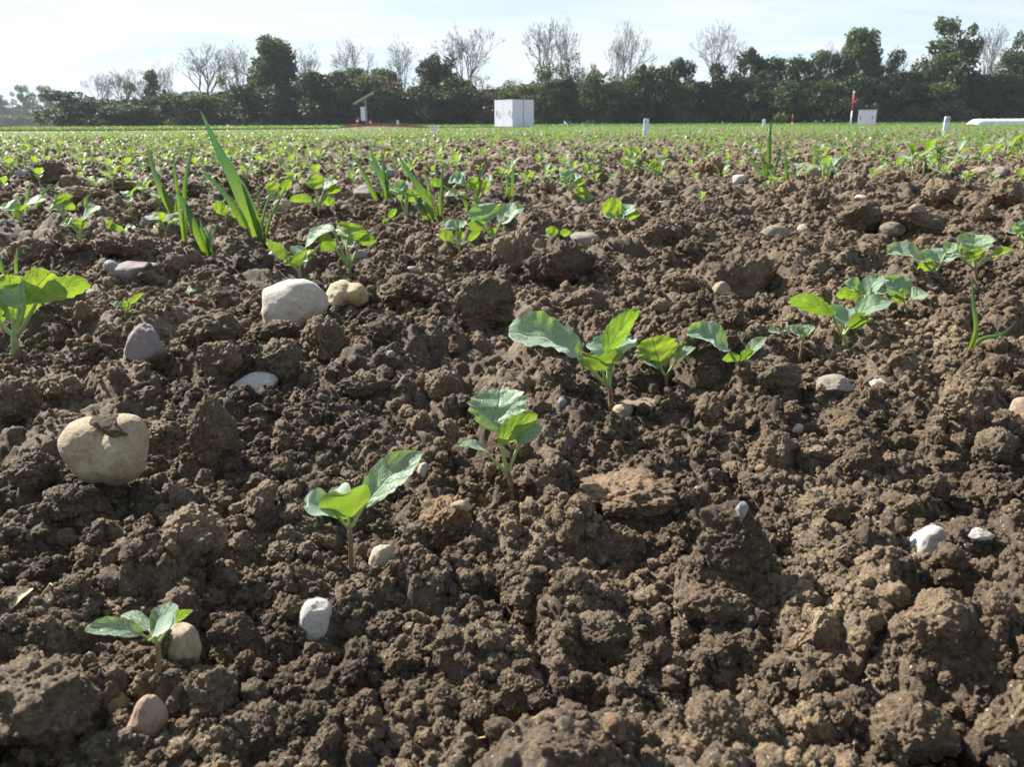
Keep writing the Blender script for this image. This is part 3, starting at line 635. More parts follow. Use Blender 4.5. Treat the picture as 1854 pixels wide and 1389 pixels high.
# seedlings: base, crotch, stem width, label, leaves (base x,y, tip x,y, width, upper-side direction, depth of tip in cm, kind)
SEEDLINGS = [
 ((285,1243),(286,1163),11,'nearest seedling with a reddish stem and flat pale leaves before a tan stone',
  [(258,1147,154,1140,34,P,-1.0,'leaf'),(272,1142,222,1113,30,P,1.5,'leaf'),(284,1148,312,1092,44,PR,2.6,'leaf'),(276,1152,318,1128,26,P,-1.0,'coty'),(302,1138,350,1106,18,B,1.0,'leaf')]),
 ((634,1035),(633,955),12,'second nearest seedling with one long pale leaf pointing up right',
  [(606,925,549,914,46,P,-0.6,'coty'),(626,920,612,880,46,PL,2.0,'coty'),(633,938,624,890,92,BL,-0.6,'coty'),(655,918,764,820,60,PR,2.4,'leaf')]),
 ((928,905),(919,852),12,'third seedling with a broad toothed pale leaf standing on top',
  [(902,782,906,706,104,P,3.2,'lobed'),(902,806,972,750,40,BR,0.4,'leaf'),(938,803,980,768,34,PR,1.6,'oval'),(884,820,824,808,20,E,-0.4,'leaf')]),
 ((1106,752),(1103,698),12,'tall central seedling with a red stem and a long drooping leaf to the left',
  [(1054,642,920,603,60,P,-0.5,'lobed'),(1096,642,1156,560,40,B,0.6,'leaf'),(1100,645,1068,618,38,P,1.6,'coty'),(1106,645,1146,612,40,P,1.8,'coty'),(1090,672,1086,640,82,B,-0.8,'coty')]),
 ((1205,712),(1205,678),9,'seedling with one bright round backlit leaf right of the tall central one',
  [(1196,664,1182,611,74,B,0.2,'lobed'),(1222,656,1255,609,20,BR,0.5,'leaf'),(1224,652,1260,630,15,P,-0.3,'oval'),(1196,668,1164,652,16,P,0.8,'oval')]),
 ((1343,685),(1342,662),9,'short seedling with a pale leaf on each side of the fork',
  [(1320,634,1243,602,40,P,-0.3,'leaf'),(1350,645,1387,611,22,PR,0.3,'leaf'),(1340,652,1308,650,18,B,-0.4,'oval'),(1343,652,1366,636,18,B,-0.2,'oval')]),
 ((1446,658),(1453,615),7,'small red-stemmed seedling with a flat rosette',
  [(1450,608,1423,597,16,P,-0.2,'oval'),(1456,607,1474,590,18,P,0.2,'oval'),(1452,605,1454,588,22,P,0.6,'oval')]),
 ((1420,624),(1418,606),4,'tiny sprout with a single flat leaf left of the red-stemmed seedling',
  [(1414,603,1391,600,12,P,0,'oval'),(1419,603,1424,598,6,E,0,'oval')]),
 ((1532,640),(1526,608),10,'seedling with a long serrated bright leaf to the left in the right row',
  [(1512,572,1430,543,32,B,-0.2,'lobed'),(1532,590,1536,556,72,P,2.4,'coty'),(1536,594,1576,576,26,B,-0.5,'coty'),(1550,570,1612,546,34,PR,0.3,'oval')]),
 ((1570,562),(1562,547),8,'seedling with folded pale leaves behind the serrated one',
  [(1558,538,1514,533,26,B,0,'oval'),(1566,536,1594,498,34,P,2.2,'oval'),(1558,533,1528,512,24,P,0.6,'oval'),(1576,532,1606,528,18,P,0.2,'oval')]),
 ((1641,574),(1639,552),7,'seedling with an upright round leaf and a flat one at right',
  [(1633,540,1602,504,42,P,2.2,'oval'),(1648,541,1678,531,26,PR,0,'oval'),(1638,546,1616,538,18,B,-0.2,'oval')]),
 ((1692,514),(1694,492),8,'seedling with a long oval leaf pointing left, far along the right row',
  [(1674,474,1606,457,34,P,-0.3,'oval'),(1692,474,1686,450,42,P,1.8,'coty'),(1704,472,1734,458,28,P,0.2,'oval'),(1692,482,1660,488,24,B,-0.4,'oval'),(1712,458,1730,440,22,PR,0.4,'oval')]),
 ((1768,518),(1765,484),8,'tallest seedling of the right row with a broad cupped top leaf',
  [(1760,462,1766,424,60,P,2.8,'lobed'),(1766,474,1766,450,38,B,-0.2,'oval'),(1792,465,1834,452,14,B,0.2,'oval'),(1738,462,1722,446,20,P,0.3,'oval')]),
 ((1852,455),(1852,432),8,'seedling cut by the right edge of the photo',
  [(1852,425,1840,402,36,P,1.8,'oval'),(1846,426,1820,420,10,P,0,'oval'),(1858,425,1880,408,26,PR,0.2,'oval')]),
 ((22,650),(26,606),16,'large bright plant cut by the left edge of the photo',
  [(62,548,160,512,40,B,-0.5,'lobed'),(44,548,92,493,56,B,0.6,'lobed'),(24,580,16,498,80,B,0.2,'lobed'),(0,586,-46,530,50,B,0.4,'lobed'),(36,560,30,505,40,P,0.9,'leaf')]),
 ((68,640),(68,634),4,'tiny round seed leaf at the foot of the left edge plant',[(64,634,74,626,14,B,0,'coty')]),
 ((228,582),(228,566),5,'small three-leaved sprout left of the flat cream stone',
  [(226,563,224,543,18,B,0,'oval'),(232,552,259,530,10,B,0.2,'oval'),(220,556,198,548,10,P,0,'oval')]),
 ((332,541),(331,535),4,'tiny two-leaved sprout with one white leaf',
  [(335,531,358,525,14,P,0.2,'oval'),(330,533,311,530,14,P,0,'oval')]),
 ((542,508),(541,488),8,'seedling right behind the cream stone with a folded leaf',
  [(520,470,482,438,22,BL,0.3,'leaf'),(546,472,556,450,34,P,0.5,'coty'),(543,480,532,460,58,B,-0.3,'coty')]),
 ((632,502),(632,482),8,'seedling behind the notched stone with a broad backlit leaf on top',
  [(628,436,632,402,58,BR,0.2,'lobed'),(606,412,552,450,24,P,-0.3,'leaf'),(608,448,576,440,28,B,-0.3,'coty'),(650,441,680,433,20,B,-0.3,'coty'),(626,448,646,432,30,P,1.0,'oval')]),
 ((832,462),(830,444),6,'low seedling left of the two-leaved centre seedling',
  [(832,434,834,416,18,B,-0.2,'oval'),(820,434,794,424,20,B,0.1,'oval'),(828,416,800,406,18,P,0.5,'oval'),(832,412,848,404,14,P,0.5,'oval'),(848,436,870,418,14,B,0.3,'oval')]),
 ((898,447),(895,428),8,'seedling with two big pale cupped leaves behind the brown clods',
  [(880,404,866,370,58,P,2.6,'oval'),(904,404,947,374,32,PR,1.6,'oval'),(876,413,846,410,20,B,-0.2,'coty'),(894,430,890,411,18,B,-0.3,'oval')]),
 ((1010,434),(1010,429),6,'low bright seedling just behind the biggest clod',
  [(1008,427,988,415,20,B,0.2,'oval'),(1014,427,1033,420,14,B,0,'oval'),(1002,429,986,427,9,P,0,'oval')]),
 ((1128,414),(1127,398),7,'centre-row seedling with a bright round leaf left and a teal one behind',
  [(1122,387,1090,370,38,B,0,'oval'),(1130,390,1142,370,32,P,1.6,'oval'),(1136,396,1161,385,14,B,0,'oval'),(1114,397,1091,391,11,P,0,'oval')]),
 ((1056,370),(1055,365),6,'seedling reduced to one upright bright disc-like leaf',
  [(1055,364,1050,338,30,B,0,'oval'),(1062,364,1076,356,11,P,0.3,'oval')]),
 ((1034,350),(1034,342),6,'small seedling with a teal leaf behind the disc-leaved one',
  [(1032,328,1014,313,28,P,1.5,'oval'),(1038,328,1053,317,13,P,0.3,'oval'),(1043,335,1061,325,12,B,0,'oval'),(1028,335,1011,331,11,P,0,'oval')]),
 ((1190,326),(1190,318),6,'upright bright seedling in the far centre rows',
  [(1190,314,1193,294,18,B,0,'oval'),(1188,304,1183,286,12,B,0.4,'oval'),(1184,314,1172,304,13,P,0.2,'oval'),(1196,300,1204,290,9,P,0.4,'oval')]),
 ((702,404),(703,396),5,'two-leaf sprout leaning right before the cereal clump',
  [(704,394,718,378,12,B,0.2,'oval'),(700,403,692,400,12,B,0,'oval')]),
 ((36,403),(36,392),8,'seedling near the left edge with white-topped leaves',
  [(36,382,0,375,22,P,0,'oval'),(40,380,84,362,20,P,0.3,'oval'),(36,390,22,378,24,B,-0.2,'coty')]),
 ((114,396),(113,386),7,'yellow-green seedling with two round backlit leaves at left',
  [(112,372,104,352,34,B,0.2,'lobed'),(120,378,130,366,22,B,-0.1,'oval'),(104,380,84,376,13,P,0.2,'oval')]),
 ((146,438),(146,424),8,'seedling with one white blade-like leaf up right in the left rows',
  [(148,402,184,376,18,PR,0.4,'oval'),(130,408,110,406,18,P,0,'oval'),(144,416,140,396,24,B,-0.3,'lobed')]),
 ((210,424),(210,417),6,'low bright seedling left of the angular grey stone',
  [(204,416,190,400,16,B,0.2,'oval'),(208,420,216,408,24,B,-0.2,'oval'),(222,420,246,414,14,P,0,'oval')]),
 ((344,428),(342,414),7,'pale low seedling behind the leaning cereal shoots',
  [(314,400,268,396,16,P,0,'oval'),(330,406,314,404,14,P,-0.2,'oval'),(342,408,352,398,20,B,0,'oval')]),
 ((420,402),(419,394),6,'serrated bright seedling at the foot of the tall cereal shoot',
  [(412,388,384,372,22,B,0,'lobed'),(420,392,430,384,16,B,0,'oval')]),
 ((498,372),(498,362),6,'tall bright seedling right of the tall cereal shoot',
  [(497,352,486,330,26,B,0.2,'lobed'),(505,350,526,326,16,B,0.3,'lobed'),(494,362,480,358,12,P,0,'oval')]),
 ((578,388),(576,372),8,'wide seedling with a round bright crown leaf in the left middle rows',
  [(570,342,566,315,32,B,0.4,'lobed'),(585,346,612,330,20,P,0.3,'oval'),(566,362,524,362,16,B,-0.2,'oval'),(580,362,606,368,20,B,-0.2,'oval'),(590,348,618,342,14,B,0.1,'oval')]),
 ((736,394),(735,386),7,'seedling with a big white leaf left of the slanting cereal shoot',
  [(736,350,708,340,28,P,1.2,'oval'),(738,364,756,348,24,B,0,'lobed'),(726,364,712,332,12,P,0.6,'oval')]),
 ((868,378),(866,362),8,'bushy yellow seedling with a teal leaf at left in the centre rows',
  [(842,332,812,328,28,P,0.2,'oval'),(860,344,854,320,26,B,0.3,'lobed'),(874,350,880,324,20,B,0,'lobed'),(838,352,804,356,14,P,-0.2,'oval'),(880,330,894,324,16,P,0.3,'oval'),(800,334,778,330,16,B,0.3,'oval')]),
]
# further seedlings of the middle rows: foot x, y, height
MIDDLE = [(262,366,24),(292,380,20),(985,347,24),(960,345,20),(925,330,22),(1140,322,30),(1155,312,24),(1290,302,18),(1275,310,16),
 (1362,302,16),(1402,352,22),(1440,340,28),(1498,336,30),(1545,337,14),(1270,378,14),(1386,358,14),(1618,330,22),(1650,326,26),(1672,320,30),(1696,316,26),
 (1728,313,22),(1770,304,18),(1792,302,20),(1818,296,20),(1846,290,20),(1460,330,20),(640,345,22),(62,300,24),(108,284,22),(255,316,20),(232,322,22),
 (790,300,18),(850,300,16),(20,320,20),(530,292,28),(512,300,18),(620,300,14),(1060,300,18),(1100,290,14),(800,372,10),(1700,275,18),(1340,285,16)]
# cereal shoots: label, blades (points from foot to tip, widest width)
GRASS = [
 ('tallest cereal shoot with one long blade rising above the horizon',
  [([(466,432),(452,395),(425,330),(392,265),(362,198)],26),([(452,428),(438,398),(408,352),(364,306)],15),([(472,430),(462,398),(448,360),(432,325)],17),
   ([(478,432),(488,400),(505,365),(522,332)],8),([(470,434),(476,405),(482,378)],9),([(462,430),(456,400),(448,375)],12)]),
 ('cereal shoot leaning left in front of the tallest one',
  [([(378,460),(358,420),(335,370),(318,345)],17),([(330,385),(336,350),(342,300),(352,258)],11),([(322,352),(318,320),(315,288)],6),([(386,458),(378,440),(384,424)],12),
   ([(376,455),(368,425),(362,396)],7),([(383,456),(382,430),(384,402)],3)]),
 ('dark narrow cereal shoot left of the leaning one',[([(318,392),(298,355),(282,318),(266,262)],15),([(312,388),(302,360),(290,330)],10)]),
 ('cereal clump of four thin blades left of centre',
  [([(690,368),(672,340),(655,305),(636,282)],10),([(712,376),(700,340),(680,300),(668,258)],14),([(704,370),(698,330),(690,265)],10),([(700,372),(703,345),(700,300)],9)]),
 ('slanting pair of cereal blades right of the four-bladed clump',[([(792,396),(768,356),(745,320),(720,280)],15),([(776,394),(758,368),(744,345)],11),([(785,396),(762,370),(750,352)],8)]),
 ('single dark upright blade right of the slanting pair',[([(797,396),(800,355),(802,290)],9)]),
 ('thin upright blade between the slanting pair and the bushy seedling',[([(778,362),(774,330),(768,305)],5)]),
 ('grey-green blade rising from the bushy yellow seedling',[([(862,374),(866,340),(870,318),(880,298)],12),([(850,380),(842,366),(836,360)],9)]),
 ('twin-bladed bright shoot right of the bushy seedling',[([(922,366),(926,335),(929,290)],10),([(918,362),(918,335),(918,320)],5)]),
 ('tallest thin cereal shoot of the right field',[([(1388,330),(1392,290),(1394,250),(1397,212)],9),([(1384,330),(1374,312),(1360,296)],8),([(1390,332),(1398,316),(1408,300)],6),([(1386,331),(1382,300),(1378,282)],5),([(1396,334),(1404,305),(1416,268)],7),([(1382,330),(1368,300),(1352,276)],6)]),
 ('short upright shoot right of the tallest right one',[([(1424,336),(1424,310),(1422,272)],9)]),
 ('small blue-green shoot in the right rows',[([(1473,301),(1474,280),(1479,255)],9),([(1480,300),(1481,280),(1482,270)],6)]),
 ('thin shoot with a bent blade behind the left seedlings',[([(46,382),(50,360),(57,325)],6),([(60,374),(78,350),(108,334)],7)]),
 ('pair of upright blades behind the left edge plant',[([(10,505),(4,480),(-8,440)],13),([(28,505),(29,480),(31,448)],6)]),
 ('thin forked grass shoot standing alone at the right',[([(1748,643),(1766,600),(1762,550),(1760,496)],9),([(1752,640),(1776,615),(1815,605),(1841,580)],8)]),
 ('small shoot of two blades far back in the right field',[([(1602,300),(1604,285),(1606,262)],6),([(1598,300),(1590,288),(1580,278)],5)]),
 ('upright green blade far back near the centre',[([(1066,315),(1065,300),(1060,275)],6)]),
 ('blue-green blade far back right of the centre',[([(1086,320),(1088,300),(1087,280)],6)]),
 ('bright shoot at the left behind the row',[([(155,372),(157,362),(163,350)],9)]),
 ('thin blade standing before the tree line at left of centre',[([(326,282),(326,268),(325,250)],5)]),
 ('short grass shoot standing by the right plot stake',[([(1850,278),(1852,265),(1856,250)],8),([(1835,276),(1834,262),(1830,250)],6)]),
]
for (cx, cy, w, h, *_r) in STONES + CLODS:
    p = flat(cx, cy + h * 0.30, 0.012); calm.append((p.x, p.y, 0.62 * w * mpp(p)))
for s in SEEDLINGS + [((b[0][0][0]), None, None) for _, b in GRASS[:5]]:
    p = flat(s[0][0], s[0][1], 0.012); calm.append((p.x, p.y, 0.018 + 0.01 * p.y))

# ---------------------------------------------------------------- the field's ground
def build_ground():
    d = [0.17]
    while d[-1] < 700:
        q = d[-1]
        s = min(max(q * q / 207 * 1.15, 0.0006), q * 0.0031) if q < 3.2 else (q * 0.0050 if q < 12 else q * 0.02)
        d.append(q + s)
    d = np.array(d)
    core = np.linspace(-0.72, 0.72, 610); t = np.concatenate([np.linspace(-1.5, -0.74, 40), core, np.linspace(0.74, 1.5, 40)])
    T, D = np.meshgrid(t, d)
    X = T * (D + 0.12); Y = D.copy()
    R = np.sqrt(X * X + Y * Y)
    far = np.clip((60 - R) / 35, 0, 1)
    Z = height(X.ravel(), Y.ravel()).reshape(X.shape) * (0.25 + 0.75 * far)
    nr, nc = X.shape
    v = np.stack([X, Y, Z], -1).reshape(-1, 3)
    i = np.arange(nr - 1)[:, None] * nc + np.arange(nc - 1)[None, :]
    f = np.stack([i, i + 1, i + nc + 1, i + nc], -1).reshape(-1, 4)
    print('ground', nr, nc, len(f))
    o = obj('soil_ground', np_mesh('soil_ground', v, f, M_SOIL)); tag(o, kind='structure')
    me = np_mesh('wide_ground', [(-1500, -800, -0.12), (1500, -800, -0.12), (1500, 2200, -0.12), (-1500, 2200, -0.12)], [(0, 1, 2, 3)], M_FARSOIL)
    tag(obj('ground', me), kind='structure')
build_ground()
# ---------------------------------------------------------------- loose crumbs
rng = np.random.RandomState(4)
def sample_ground(n, d0, d1, power):
    """points on the field, density falling with distance"""
    u = rng.rand(n)
    if power == 0: d = d0 * (d1 / d0) ** u
    else: d = (d0 ** power + u * (d1 ** power - d0 ** power)) ** (1 / power)
    x = (rng.rand(n) * 2 - 1) * (d * 0.80 + 0.12)
    return x, d
crumb_src = source('crumb_shape', [clod_mesh('crumb_%d' % i, 4 if i < 5 else 3, 60 + i, 1.25, None, 1.35) for i in range(9)])
xs, ys, ss = [], [], []
for n, d0, d1, pw, s0, s1 in ((60000, 0.2, 0.9, 1.0, 0.0009, 0.0034), (9000, 0.2, 1.2, 1.4, 0.003, 0.0075), (50000, 0.8, 2.2, 1.2, 0.0018, 0.0058), (8000, 1.0, 2.6, 1.6, 0.005, 0.011),
                              (30000, 2.0, 5.5, 1.4, 0.005, 0.012), (8000, 2.4, 9.0, 1.6, 0.010, 0.022), (24000, 5.0, 18.0, 1.5, 0.010, 0.026)):
    x, y = sample_ground(n, d0, d1, pw); xs.append(x); ys.append(y); ss.append(s0 + (s1 - s0) * rng.rand(n) ** 2.2)
x, y, s = map(np.concatenate, (xs, ys, ss)); keep = vn2(x * 5, y * 5, 31) + 0.35 * vn2(x * 19, y * 19, 32) + 0.30 * rng.rand(len(x)) > -0.12
x, y, s = x[keep], y[keep], s[keep]
order = np.argsort(y); x, y, s = x[order], y[order], s[order]
z = height(x, y) + s * 0.28
sc3 = s[:, None] * (0.72 + 0.56 * rng.rand(len(x), 3))
o = instancer('soil_crumbs', np.stack([x, y, z], 1), sc3, rng.rand(len(x), 3) * 6.28, rng.randint(0, 9, len(x)), crumb_src)
tag(o, kind='stuff')
M_GRAVEL = stone_material('gravel_stone', (0.55, 0.50, 0.43), (0.36, 0.28, 0.20), (0.5, 0.4, 0.3), 0.35)
x, y = sample_ground(420, 0.25, 9, 0.9); order = np.argsort(y); x, y = x[order], y[order]
s = np.maximum(0.0009 + 0.0022 * rng.rand(len(x)) ** 2, y * 0.0011)
grav = source('gravel_shape', [stone_mesh('gravel_%d' % i, 200 + i, M_GRAVEL, 'block' if i % 2 else 'round', 2) for i in range(4)])
o = instancer('gravel', np.stack([x, y, height(x, y) + s * 0.35], 1), s[:, None] * (0.7 + 0.6 * rng.rand(len(x), 3)), rng.rand(len(x), 3) * 6.28, rng.randint(0, 4, len(x)), grav)
tag(o, 'tiny pale bits of gravel scattered through the soil', None, None, 'stuff')

# ---------------------------------------------------------------- clods
CLODM = {(i, a_): clod_mesh('clod_form_%d' % i, 5, 300 + 17 * i, 1.0, None, 1.0, a_) for i in range(6) for a_ in (1.0, 0.65, 0.42)}
CLODM2 = [clod_mesh('small_clod_form_%d' % i, 4, 400 + 13 * i, 1.0, None, 1.0, 0.72) for i in range(6)]
ochre = clod_mesh('ochre_clod_form', 5, 333, 1.0, M_CLOD_OCHRE, 1.0, 0.9)
def seat(px, py, w, h, deep):
    """centre and radii of a lump whose outline covers w x h pixels round px, py"""
    foot = ground_at(px, py + h * 0.40)
    m = mpp(foot); rx = w / 2 * m; ry = rx * 0.85
    y = foot.y + ry * 0.35; c = on_plane(px, py, y); m = mpp(c)
    rx = w / 2 * m; ry = rx * 0.85
    dn = ray(px, py); ve = h / 2 * m
    cs, sn = math.sqrt(max(0.1, 1 - dn.z ** 2)), -dn.z
    rz = math.sqrt(max((0.45 * ve) ** 2, ve * ve - (ry * sn) ** 2)) / cs
    rz2 = rz * (1 + deep); c.z -= rz2 - rz
    return c, rx, ry, rz2
for i, (px, py, w, h, k, label) in enumerate(CLODS):
    c, rx, ry, rz = seat(px, py, w * 1.08, h * 1.08, 0.10)
    o = obj('soil_clod', ochre if 'reddish' in label else CLODM[(k, 1.0 if rz / rx > 0.82 else 0.65 if rz / rx > 0.53 else 0.42)]); o.location = c; o.scale = (rx, ry, rz)
    r = random.Random(i * 7 + 3)
    o.rotation_euler = (r.uniform(-.25, .25), r.uniform(-.25, .25), r.uniform(0, 6.28))
    if w > 1.5 * h or h > 1.3 * w or w > 120: o.rotation_euler = (r.uniform(-.12, .12), r.uniform(-.12, .12), r.choice((0, 3.14)) + r.uniform(-.2, .2))
    tag(o, label, 'soil clod', 'clods of earth broken up in the field')
busy = [(s_[0], s_[1], max(s_[2], s_[3]) * 0.62) for s_ in STONES + CLODS] + [(s_[0][0], s_[0][1] + 10, 40) for s_ in SEEDLINGS]
r = random.Random(77); n_small = 0
small = []
for _ in range(9000):
    if n_small >= 210: break
    px = r.uniform(-60, 1914); py = 300 + 1090 * r.random() ** 1.25
    w = r.uniform(26, 64) * (0.55 + 0.45 * (py / 900))
    if any((px - a) ** 2 + ((py - b) * 1.3) ** 2 < (c_ + w * 0.45) ** 2 for a, b, c_ in busy): continue
    busy.append((px, py, w * 0.5)); n_small += 1
    c, rx, ry, rz = seat(px, py, w, w * r.uniform(0.6, 0.95), 0.3)
    c.z = hz(c.x, c.y) + rz * r.uniform(0.0, 0.35)
    o = obj('soil_clod', CLODM2[r.randrange(6)] if w > 40 else CLODM2[r.randrange(6)]); o.location = c; o.scale = (rx, ry, rz)
    o.rotation_euler = (r.uniform(-.5, .5), r.uniform(-.5, .5), r.uniform(0, 6.28))
    tag(o, 'small rough brown clod lying loose among the crumbs', 'soil clod', 'small loose clods strewn over the field')

# ---------------------------------------------------------------- stones
SM = {'beige': stone_material('beige_stone', (0.52, 0.40, 0.25), (0.64, 0.54, 0.40), (0.3, 0.2, 0.12), 0.26),
      'purple': stone_material('purple_stone', (0.34, 0.29, 0.31), (0.46, 0.40, 0.41), (0.16, 0.13, 0.14), 0.28, 0.75),
      'cream': stone_material('cream_stone', (0.64, 0.56, 0.44), (0.74, 0.72, 0.68), (0.4, 0.27, 0.14), 0.16),
      'yellow': stone_material('yellow_stone', (0.66, 0.47, 0.20), (0.74, 0.66, 0.48), (0.12, 0.09, 0.07), 0.22),
      'white': stone_material('white_stone', (0.80, 0.80, 0.79), (0.72, 0.69, 0.63), (0.4, 0.33, 0.25), 0.20),
      'ivory': stone_material('ivory_stone', (0.74, 0.69, 0.58), (0.66, 0.59, 0.47), (0.4, 0.3, 0.2), 0.22),
      'tan': stone_material('tan_stone', (0.54, 0.42, 0.29), (0.58, 0.49, 0.38), (0.3, 0.2, 0.12), 0.30),
      'pink': stone_material('pink_stone', (0.56, 0.38, 0.28), (0.58, 0.44, 0.34), (0.25, 0.12, 0.09), 0.25),
      'pinkslab': stone_material('pinkish_slab', (0.36, 0.27, 0.22), (0.32, 0.26, 0.20), (0.25, 0.15, 0.1), 0.45),
      'ochre': stone_material('ochre_stone', (0.44, 0.29, 0.13), (0.46, 0.36, 0.22), (0.2, 0.12, 0.06), 0.35),
      'slate': stone_material('slate_stone', (0.33, 0.36, 0.40), (0.42, 0.44, 0.46), (0.2, 0.2, 0.22), 0.28),
      'crusted': stone_material('crusted_stone', (0.34, 0.28, 0.21), (0.44, 0.38, 0.30), (0.2, 0.17, 0.14), 0.62),
      'grey': stone_material('grey_stone', (0.34, 0.31, 0.27), (0.42, 0.39, 0.34), (0.2, 0.17, 0.14), 0.35)}
def potato(seed, m):
    v, f = ICO[5]; n = v.copy()
    r = np.zeros(len(v)); k_ = 27
    for cx_, cy_, cz_, R_ in ((-0.26, -0.06, 0.12, 0.76), (0.34, -0.30, -0.08, 0.66), (-0.16, -0.26, -0.30, 0.56), (0.20, 0.0, -0.30, 0.72), (0.40, 0.12, 0.32, 0.58), (0.42, 0.05, 0.02, 0.57)):
        c_ = np.array((cx_, cy_, cz_)); nc_ = n @ c_; r += np.exp(k_ * (nc_ + np.sqrt(np.maximum(nc_ ** 2 - c_ @ c_ + R_ * R_, 1e-4))))
    r = np.log(r) / k_ * (1 + 0.05 * vn3(n * 2.8, 5) + 0.022 * vn3(n * 9, 6) + 0.012 * vn3(n * 30, 8))
    cr_ = np.exp(-((n[:, 0] + 0.02 + 0.10 * n[:, 2]) / 0.05) ** 2) * np.clip(-n[:, 1] * 2, 0, 1) * np.exp(-((n[:, 2] + 0.10) / 0.22) ** 2); r = r - 0.06 * cr_
    p = n * r[:, None]; p /= np.abs(p).max(0)
    return np_mesh('potato_stone', p, f, m)
def saddle(seed, m):
    v, f = ICO[4]; n = v.copy()
    r = 1 - 0.42 * np.exp(-((n[:, 0] - 0.15) / 0.30) ** 2) * np.clip(-n[:, 2] + 0.2, 0, 1) - 0.22 * np.exp(-((n[:, 0] - 0.2) / 0.25) ** 2) * np.clip(n[:, 2], 0, 1) + 0.22 * vn3(n * 2.4, seed) + 0.05 * vn3(n * 7, 2)
    p = n * r[:, None]; p /= np.abs(p).max(0)
    return np_mesh('saddle_stone', p, f, m)
for (px, py, w, h, m, k, seed, label) in STONES:
    c, rx, ry, rz = seat(px, py, w, h, 0.0 if k in ('potato', 'saddle') else 0.22)
    if k == 'potato': c.z += 0.004
    for (qx, qy, qw, qh, *_q) in CLODS:                     # a stone that lies on a clod sits on the clod's surface
        e_ = ((px - qx) / (qw / 2)) ** 2 + ((py - qy) / (qh / 2)) ** 2
        if w < 50 and e_ < 0.9:
            c2, ax_, ay_, az_ = seat(qx, qy, qw * 1.08, qh * 1.08, 0.10); yq = c2.y - ay_ * math.sqrt(1 - e_) * 0.95
            c = on_plane(px, py, yq); rx = w / 2 * mpp(c); ry = rz = h / 2 * mpp(c)
            break
    me = potato(seed, SM[m]) if k == 'potato' else saddle(seed, SM[m]) if k == 'saddle' else stone_mesh('stone_form', seed, SM[m], k, 4 if w > 30 else 3)
    o = obj('pebble' if w < 30 else 'stone', me); o.location = c; o.scale = (rx, ry, rz)
    r = random.Random(seed)
    o.rotation_euler = (0, 0, 0) if k in ('potato', 'saddle', 'wedge') else (r.uniform(-.15, .15), r.uniform(-.12, .12), r.uniform(-.3, .3))
    if 'tilted on end' in label: o.rotation_euler = (0, 0.25, 0.4)
    if 'long grey-purple' in label: o.rotation_euler = (0, -0.16, 0.1)
    tag(o, label, 'stone', 'stones lying on the field')
    if k == 'potato':
        me2 = clod_mesh('soil_smear_form', 4, 991); s = obj('soil_smear', me2, o); s.location = (0.36, -0.30, 0.74); s.scale = (0.50, 0.44, 0.08); s.rotation_euler = (0.35, 0.50, 0)
    # crumbs pushed up against the foot of the larger stones
sx, sy, ssz = [], [], []
for (px, py, w, h, *_q) in STONES:
    if w < 40: continue
    p = flat(px, py + h * 0.42, 0.012); m = mpp(p)
    for _ in range(26):
        a = rng.uniform(0, 6.28); q = rng.uniform(0.35, 0.75) * w * m
        sx.append(p.x + math.cos(a) * q); sy.append(p.y + (0.1 + 0.45 * math.sin(a)) * q); ssz.append(rng.uniform(0.02, 0.075) * w * m + 0.001)
sx, sy, ssz = np.array(sx), np.array(sy), np.array(ssz)
o = instancer('crumbs_round_stones', np.stack([sx, sy, height(sx, sy) + ssz * 0.4], 1), ssz[:, None] * (0.7 + 0.5 * rng.rand(len(sx), 3)), rng.rand(len(sx), 3) * 6.28, rng.randint(0, 5, len(sx)), crumb_src)
tag(o, kind='stuff')

# ---------------------------------------------------------------- leaves
def leaf_geo(base, tip, width, up, kind, seed, arc=0.10, nu=8, nv=18):
    base, tip, up = Vector(base), Vector(tip), Vector(up)
    ax = tip - base; L = ax.length; ax.normalize()
    side = ax.cross(up); side = side.normalized() if side.length > 1e-5 else ax.orthogonal().normalized()
    nrm = side.cross(ax).normalized()
    r = random.Random(seed); V, F, U = [], [], []
    ph = r.uniform(0, 6); ndl = {'lobed': 5.5, 'leaf': 6.5}.get(kind, 0)
    for j in range(nv + 1):
        t = j / nv
        if kind == 'coty': w = max(0.0, math.sin(math.pi * min(1, t * 0.96 + 0.02))) ** 0.42 * (0.92 + 0.16 * t)
        elif kind == 'oval': w = max(0.0, math.sin(math.pi * (t ** 0.85) * 0.985 + 0.01)) ** 0.58
        elif kind == 'lobed': w = max(0.0, math.sin(math.pi * (t ** 1.15) * 0.97 + 0.02)) ** 0.46
        else: w = max(0.0, math.sin(math.pi * (t ** 0.92) * 0.985 + 0.01)) ** 0.62
        for i in range(nu + 1):
            u = i / nu * 2 - 1
            ww = w
            if ndl and abs(u) > 0.7: ww *= 1 + (0.075 if kind == 'lobed' else 0.045) * math.sin(2 * math.pi * ndl * t + ph * (1 if u > 0 else 1.3)) + r.uniform(-.02, .02)
            tt = t - (0.10 * (1 - abs(u)) if kind == 'coty' and t > 0.9 else 0)      # notch at the tip of a seed leaf
            cup = 0.16 * width * abs(u) ** 1.6 * w
            wave = 0.045 * width * math.sin(9 * t + ph + 2 * u) * abs(u) + 0.025 * width * math.sin(17 * t * (1 - .2 * abs(u)) + ph * 2) * (1 - abs(u)) * (kind != 'coty')
            bend = arc * L * (math.sin(math.pi * min(1, t * 0.85)))
            V.append(base + ax * (tt * L) + side * (u * ww * width * 0.5) + nrm * (cup + wave + bend - arc * L * 0.45 * t * t))
            U.append((i / nu, t))
    for j in range(nv):
        for i in range(nu):
            a = j * (nu + 1) + i; F.append((a, a + 1, a + nu + 2, a + nu + 1))
    return V, F, U
